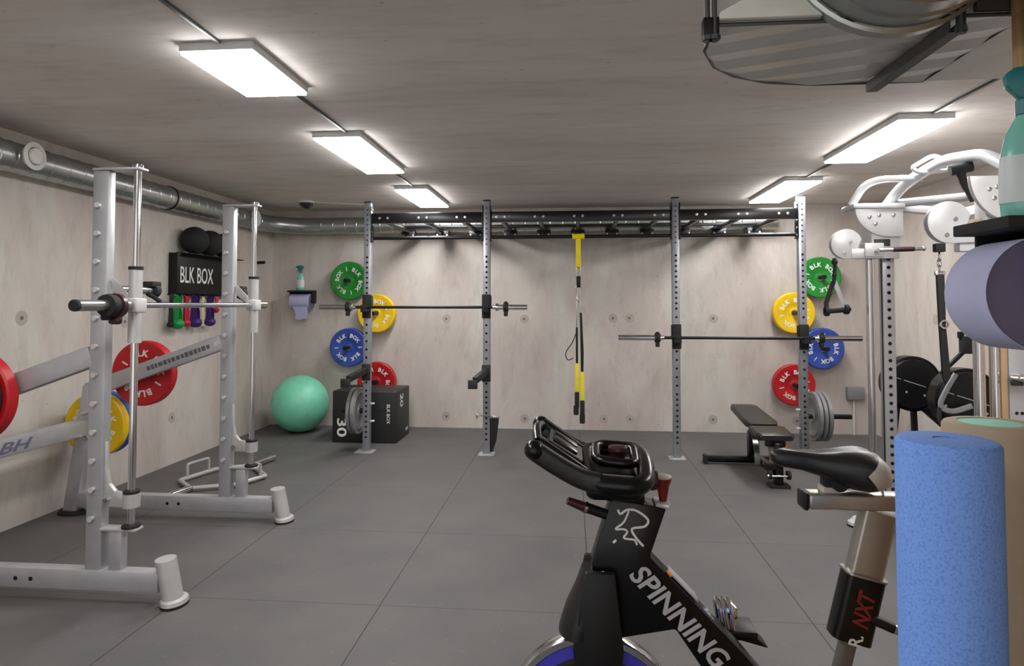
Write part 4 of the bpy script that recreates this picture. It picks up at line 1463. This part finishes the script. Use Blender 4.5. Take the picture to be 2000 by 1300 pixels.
# long strap on the near cable
t = thing('cable_strap', 'long black strap hanging on a chrome clip from the near pulley', 'strap', (1.93, 3.64, 1.74))
b = MB().box((1.905, 3.62, 1.715), (1.955, 3.66, 1.76), .006)
b.build('cable_stop', 'rubber', t)
b = MB()
for k in range(3):
    b.tube([(1.93 + .012 * cos(a) * (1 if k % 2 else .35), 3.64 + .012 * cos(a) * (.35 if k % 2 else 1), 1.69 - k * .032 + .024 * sin(a)) for a in [2 * pi * i / 12 for i in range(12)]], .004, 6, True)
b.box((1.905, 3.63, 1.59), (1.955, 3.65, 1.615), .005)
b.lathe([(.016, -.004), (.024, -.004), (.024, .004), (.016, .004)], (1.94, 3.625, 1.335), 'Y', 18, True)
b.build('chrome_clip', 'chrome', t)
b = MB().prism([(1.912, 1.60), (1.95, 1.60), (1.952, 1.33), (1.97, 1.06), (1.945, 1.02), (1.932, 1.06), (1.920, 1.33)], 3.63, 3.65, 'XZ', .003)
b.build('strap_web', 'matte', t)

# ------------------------------------------------------------------ spin bike in the foreground
BYC = 1.66
bk = thing('spin_bike', 'black indoor cycling bike with white lettering in the foreground', 'exercise bike', (.35, BYC, 0))
HW = .036
fr = MB()
poly = [(.095, .968), (.226, .948), (.186, .832), (.405, .612), (.52, .48), (.60, .40), (.585, .33), (.50, .34), (.40, .47), (.305, .575), (.245, .662), (.10, .632), (.06, .66), (.045, .81)]
fr.prism(poly, BYC - HW, BYC + HW, 'XZ', .006)
fr_o = fr.build('main_frame', 'gloss', bk)
b = MB()
ang = Vector((.209, 0, -.217)).normalized()
upv = Vector((-ang.z, 0, ang.x))
put_text(b, 'SPINNING.', frame((.2565, BYC - HW - .001, .692), ang, upv), .050, .306, bold=.022, shear=.18)
b.build('frame_lettering', 'grey_ink', bk)
# white emblem strokes on the head tube
b = MB()
def stroke(pts, r):
    b.sweep(smooth_path([(x, BYC - HW - .0008, z) for x, z in pts], 5), [(-r, -.0015), (r, -.0015), (r, .0015), (-r, .0015)], up=(0, 1, 0))
def px(u, v):                                            # emblem laid out on a 0..1 square
    return (.094 + .078 * u + .014 * v, .862 + .083 * v)
stroke([px(.02, .98), px(.12, .86), px(.3, .98), px(.6, .96), px(.98, .72), px(.92, .52), px(.55, .44), px(.7, .2), px(.98, -.05)], .0027)
stroke([px(.36, .94), px(.26, .62), px(.05, .42), px(.30, .42), px(.42, .34), px(.34, .18), px(.5, .14), px(.68, .12), px(.78, -.02)], .0022)
stroke([px(.04, .02), px(.12, .10)], .0025)
b.build('emblem', 'ink', bk)
MB().obox((.20, BYC, .955), (.232, BYC, .948), .07, .006, .002).build('head_trim', 'grey_ink', bk)
MB().obox((.235, BYC - .0, .790), (.30, BYC - .0, .726), .05, .004, .001, up=(.7, 0, .7)).build('reflector_strip', 'grey_ink', bk)
MB().obox((.228, BYC - .03, .797), (.236, BYC - .03, .789), .02, .006, .001, up=(.7, 0, .7)).build('sticker', 'orange', bk)
# fork blades, guard and flywheel
WC = (.05, BYC, .415)
for s in (-1, 1):
    b = MB().prism([(.03, .80), (.10, .80), (.12, .62), (.09, .415), (.02, .40), (.0, .62)], BYC + s * .058 - .011, BYC + s * .058 + .011, 'XZ', .004)
    b.build('fork_blade', 'black', bk)
b = MB()
secs = []
for (x0, x1, z, w) in ((.02, .082, .792, .05), (.004, .078, .75, .06), (-.02, .07, .70, .068), (-.035, .062, .655, .072), (-.038, .06, .638, .072)):
    secs.append([((x0 + x1) / 2 + (x1 - x0) / 2 * u_, BYC + w * v_, z) for u_, v_ in [(cos(a) * (1 if abs(cos(a)) < .8 else .95), sin(a)) for a in [2 * pi * i / 20 for i in range(20)]]])
b.loft(secs)
b.build('front_guard', 'vinyl', bk)
MB().obox((.03, BYC - .052, .794), (.075, BYC - .052, .798), .004, .005).build('guard_trim', 'grey_ink', bk)
b = MB()
b.lathe([(0, -.016), (.165, -.016), (.168, -.018), (.197, -.018), (.199, -.022), (.213, -.022), (.215, -.018), (.215, .018), (.213, .022), (.199, .022), (.197, .018), (.168, .018), (.165, .016), (0, .016)], WC, 'Y', 72)
fw = b.build('flywheel', 'chrome', bk)
for s in (-1, 1):
    b = MB().lathe([(.168, .0185 * s), (.168, .020 * s), (.197, .020 * s), (.197, .0185 * s)], WC, 'Y', 72)
    b.build('blue_ring', 'cobalt', fw)
    b = MB().lathe([(0, .0165 * s), (0, .0215 * s), (.155, .0215 * s), (.166, .0185 * s), (.166, .0165 * s)], WC, 'Y', 60)
    b.build('wheel_face', 'black', fw)
b = MB()
def stroke2(pts, r):
    b.sweep(smooth_path([(.105 + x * .8, BYC - .0225, .49 + z * .8) for x, z in pts], 5), [(-r, -.001), (r, -.001), (r, .001), (-r, .001)], up=(0, 1, 0))
stroke2([(-.04, .05), (-.03, .042), (-.01, .05), (.02, .048), (.045, .03), (.04, .015), (.01, .01), (.02, -.01), (.045, -.03)], .003)
stroke2([(-.005, .046), (-.015, .02), (-.035, .005), (-.01, .004), (0, -.012), (.025, -.022)], .0025)
b.build('wheel_emblem', 'ink', fw)
MB().cyl((.05, BYC - .085, .415), (.05, BYC + .085, .415), .014, n=16).build('axle', 'steel', bk)
# base
b = MB().obox((.06, BYC - .058, .41), (-.02, BYC - .058, .06), .022, .06, .006)
b.obox((.06, BYC + .058, .41), (-.02, BYC + .058, .06), .022, .06, .006)
b.obox((-.04, BYC, .055), (.98, BYC, .055), .06, .05, .008)
b.obox((.56, BYC, .37), (.88, BYC, .06), .06, .07, .008)
b.build('base_frame', 'black', bk)
for xx in (-.03, .97):
    o = MB().obox((xx, BYC - .26, .05), (xx, BYC + .26, .05), .06, .05, .012).build('stabiliser', 'black', bk)
    for s in (-.25, .25):
        MB().lathe([(0, 0), (.028, 0), (.03, .02), (.012, .03), (0, .03)], (xx, BYC + s, 0), 'Z', 16).build('foot', 'rubber', o)
# crank and pedals
CR = (.43, BYC, .48)
MB().cyl((CR[0], BYC - .075, CR[2]), (CR[0], BYC + .075, CR[2]), .02, n=16).build('crank_axle', 'steel', bk)
for s, d_ in ((-1, Vector((.12, 0, -.12))), (1, Vector((-.04, 0, .085)))):
    e = Vector(CR) + d_ + Vector((0, s * .085, 0))
    b = MB().obox(Vector(CR) + Vector((0, s * .085, 0)), e, .018, .032, .006, up=(0, 1, 0))
    b.build('crank_arm', 'steel', bk)
    pc = e + Vector((.02, s * .07, 0)) if s < 0 else Vector((.43, BYC + .15, .585))
    b = MB().box(pc + Vector((-.045, -.045, -.012)), pc + Vector((.045, .045, .012)), .006)
    b.cyl(e, pc, .008, n=10)
    b.prism([(pc.x - .02, pc.z - .012), (pc.x + .075, pc.z - .035), (pc.x + .02, pc.z + .012)], pc.y - .03, pc.y + .03, 'XZ', .003)
    pd = b.build('pedal', 'black', bk)
    b = MB()
    for q in range(3):
        b.tube(fillet([pc + Vector((-.04 + q * .014, -.035, .0)), pc + Vector((-.05 + q * .014, -.032, .07)), pc + Vector((-.05 + q * .014, .032, .07)), pc + Vector((-.04 + q * .014, .035, .0))], .02, 4), .006, 8)
    b.box(pc + Vector((-.04, -.028, .03)), pc + Vector((.0, .028, .065)), .01)
    b.build('toe_cage', 'chrome', pd)
# gear lever and knob on the head
b = MB().cyl((.085, BYC - .02, .925), (.03, BYC - .03, .945), .0125, n=14)
b.build('tension_lever', 'black', bk)
b = MB().cyl((.034, BYC - .0295, .9435), (.027, BYC - .031, .946), .0145, n=14)
b.build('lever_ring', 'chrome', bk)
MB().cyl((.027, BYC - .031, .946), (-.012, BYC - .038, .962), .012, .0095, n=14).build('lever_tip', 'plum', bk)
b = MB().lathe([(0, 0), (.0095, 0), (.011, .012), (.016, .038), (.0215, .052), (.0215, .056)], (.222, BYC, .957), 'Z', 24)
b.build('resistance_knob', 'maroon', bk)
MB().lathe([(.0215, .056), (.021, .060), (.015, .063), (0, .064)], (.222, BYC, .957), 'Z', 24).build('knob_cap', 'tail', bk)
MB().lathe([(0, -.006), (.018, -.006), (.016, .003), (0, .003)], (.222, BYC, .953), 'Z', 20).build('knob_base', 'grey_ink', bk)
# handlebar
hb = MB()
ring = fillet([(.035, BYC - .15, 1.035), (.165, BYC - .155, 1.028), (.175, BYC - .05, 1.055), (.175, BYC + .05, 1.055), (.165, BYC + .155, 1.048), (.035, BYC + .15, 1.045)], .05, 6, True)
hb.tube(ring, .021, 14, True)
hb_o = hb.build('handlebar', 'gloss', bk)
for s in (-1, 1):
    yb = BYC + s * .15
    zo = 0 if s < 0 else 0
    b = MB().sweep(smooth_path([(.06, yb, 1.035), (.02, yb, 1.045), (-.035, yb + s * .005, 1.075), (-.085, yb + s * .01, 1.108)], 5), rrect(.030, .046, .012, 4), scale=None)
    b.build('side_grip', 'vinyl', bk)
    MB().sweep(smooth_path([(.03, yb - s * .035, 1.05), (-.03, yb - s * .035, 1.09), (-.078, yb - s * .03, 1.122)], 5), rrect(.02, .022, .008, 3)).build('inner_grip', 'gloss', bk)
    MB().ball((-.086, yb + s * .01, 1.109), .0235, 14).build('grip_end', 'gloss', bk)
MB().tube(fillet([(-.08, BYC - .11, 1.118), (-.088, BYC - .03, 1.13), (-.088, BYC + .03, 1.13), (-.08, BYC + .11, 1.118)], .03, 4), .011, 12).build('front_bar', 'gloss', bk)
b = MB().sweep([(-.06, BYC, 1.108), (.02, BYC, 1.06)], rrect(.16, .018, .008, 3))
b.build('arm_rest', 'black', bk)
b = MB().obox((-.045, BYC - .03, 1.112), (.012, BYC - .03, 1.078), .05, .008, .003)
b.obox((-.045, BYC + .035, 1.112), (.012, BYC + .035, 1.078), .04, .008, .003)
b.build('rest_pad', 'gloss', bk)
b = MB().box((.03, BYC - .125, .985), (.165, BYC + .12, 1.03), .02, seg=3)
b.prism([(.075, .962), (.175, .95), (.175, 1.01), (.06, 1.01)], BYC - .035, BYC + .035, 'XZ', .008)
b.build('bar_mount', 'gloss', bk)
b = MB().cyl((.068, BYC - .128, 1.038), (.138, BYC - .130, 1.034), .014, n=20)
b.build('chrome_grip', 'steel', bk)
b = MB().tube(fillet([(.055, BYC - .07, 1.068), (.15, BYC - .075, 1.06), (.155, BYC + .07, 1.072), (.06, BYC + .07, 1.078)], .035, 5, True), .012, 12, True)
b.build('inner_loop', 'gloss', bk)
b = MB().lathe([(0, 0), (.018, 0), (.018, .018), (.021, .026), (.0, .026)], (.112, BYC, 1.052), 'Z', 22)
b.build('adjust_knob', 'plum', bk)
MB().lathe([(.0215, .022), (.024, .026), (.0235, .034), (.018, .037), (0, .037)], (.112, BYC, 1.052), 'Z', 22).build('knob_cap', 'plum', bk)
MB().lathe([(0, -.014), (.022, -.012), (.025, 0), (.022, .012), (0, .014)], (.19, BYC - .05, 1.02), 'X', 20).build('side_knob', 'plum', bk)
# seat assembly
def along(p, q, f):
    return Vector(p).lerp(Vector(q), f)
SA, SB = Vector((.728, BYC, .945)), Vector((.655, BYC, .645))
SD = (SB - SA).normalized()
MB().sweep([SA + SD * .0, along(SA, SB, .55)], rrect(.078, .046, .01, 3), up=(0, 1, 0)).build('seat_post', 'pewter', bk)
b = MB().sweep([along(SA, SB, .5), SB], rrect(.092, .060, .016, 4), up=(0, 1, 0))
sl = b.build('seat_sleeve', 'gloss', bk)
MB().sweep([along(SA, SB, .488), along(SA, SB, .502)], rrect(.097, .066, .016, 4), up=(0, 1, 0)).build('sleeve_collar', 'steel', bk)
MB().sweep([SB + SD * .0, SB + SD * .16, (.60, BYC, .39)], rrect(.036, .034, .01, 3), up=(0, 1, 0)).build('lower_seat_tube', 'dull_tube', bk)
b = MB()
tu = -SD
tx = Vector((-tu.z, 0, tu.x))
c0 = along(SA, SB, .80)
b.mi = 1
put_text(b, 'NXT', frame(c0 + Vector((.008, -.0309, .022)), tu, tx), .038, .088, bold=.03, shear=.3)
b.mi = 0
put_text(b, 'R.', frame(c0 + SD * .052 + Vector((.002, -.0309, .0)), tu, tx), .030, .026, bold=.01)
b.build('sleeve_lettering', ['ink', 'red_ink'], bk)
b = MB().cyl((.69, BYC - .02, .705), (.745, BYC - .03, .685), .012, n=14)
b.build('seat_lever', 'black', bk)
MB().cyl((.745, BYC - .03, .685), (.758, BYC - .032, .681), .011, n=14).build('lever_ring', 'steel', bk)
MB().cyl((.758, BYC - .032, .681), (.80, BYC - .038, .666), .0125, n=14).build('lever_tip', 'black', bk)
b = MB().box((.56, BYC - .026, .951), (.90, BYC + .026, .989), .008, seg=3)
b.build('slider_rail', 'pewter', bk)
MB().box((.549, BYC - .028, .949), (.561, BYC + .028, .991), .005).build('rail_cap', 'black', bk)
b = MB().box((.595, BYC - .022, .989), (.635, BYC + .022, 1.004), .004)
b.build('rail_clamp', 'tail', bk)
b = MB().cyl((.63, BYC - .035, 1.015), (.63, BYC + .035, 1.015), .018, n=16)
b.box((.60, BYC - .02, 1.0), (.66, BYC + .02, 1.035), .006)
b.build('saddle_clamp', 'matte', bk)
# saddle: lofted cross sections along its length
cs = []
tops = [(.481, 1.080, 1.060, .012), (.488, 1.086, 1.053, .019), (.51, 1.090, 1.046, .024), (.55, 1.089, 1.040, .028), (.59, 1.086, 1.028, .036), (.63, 1.089, 1.010, .055), (.665, 1.094, 1.000, .074), (.69, 1.095, .996, .082), (.712, 1.090, 1.000, .082), (.728, 1.075, 1.008, .074), (.736, 1.055, 1.020, .06)]
for (x, zt, zb_, w) in tops:
    sec = []
    for k in range(28):
        a = 2 * pi * k / 28
        cx_, sx_ = cos(a), sin(a)
        yy = w * (abs(cx_) ** .8) * (1 if cx_ >= 0 else -1)
        zc_ = (zt + zb_) / 2
        zz = zc_ + (zt - zb_) / 2 * (abs(sx_) ** .75) * (1 if sx_ >= 0 else -1)
        if abs(yy) < .012 and sx_ > 0 and x > .52:
            zz -= .006
        sec.append((x, BYC + yy, zz))
    cs.append(sec)
b = MB().loft(cs)
for co, no in (((.636, 0, 1.0), (1, 0, -.85)), ((.640, 0, 1.092), (1, 0, .75))):
    bmesh.ops.bisect_plane(b.bm, geom=b.bm.verts[:] + b.bm.edges[:] + b.bm.faces[:], plane_co=co, plane_no=no)
for f in b.bm.faces:
    c_ = f.calc_center_median()
    f.material_index = 1 if (c_ - Vector((.636, c_.y, 1.0))).dot(Vector((1, 0, -.85))) > 0 and (c_ - Vector((.640, c_.y, 1.092))).dot(Vector((1, 0, .75))) > 0 else 0
b.build('saddle', ['vinyl', 'tail'], bk, sharp=60)
MB().tube(smooth_path([(.60, BYC - .02, 1.03), (.66, BYC - .03, 1.015), (.72, BYC - .035, 1.012)], 4), .004, 6).build('saddle_rail', 'steel', bk)
MB().tube([(.727, BYC - .02, 1.01), (.733, BYC - .02, .985)], .003, 6).build('saddle_strap', 'tail', bk)

bpy.context.view_layer.update()
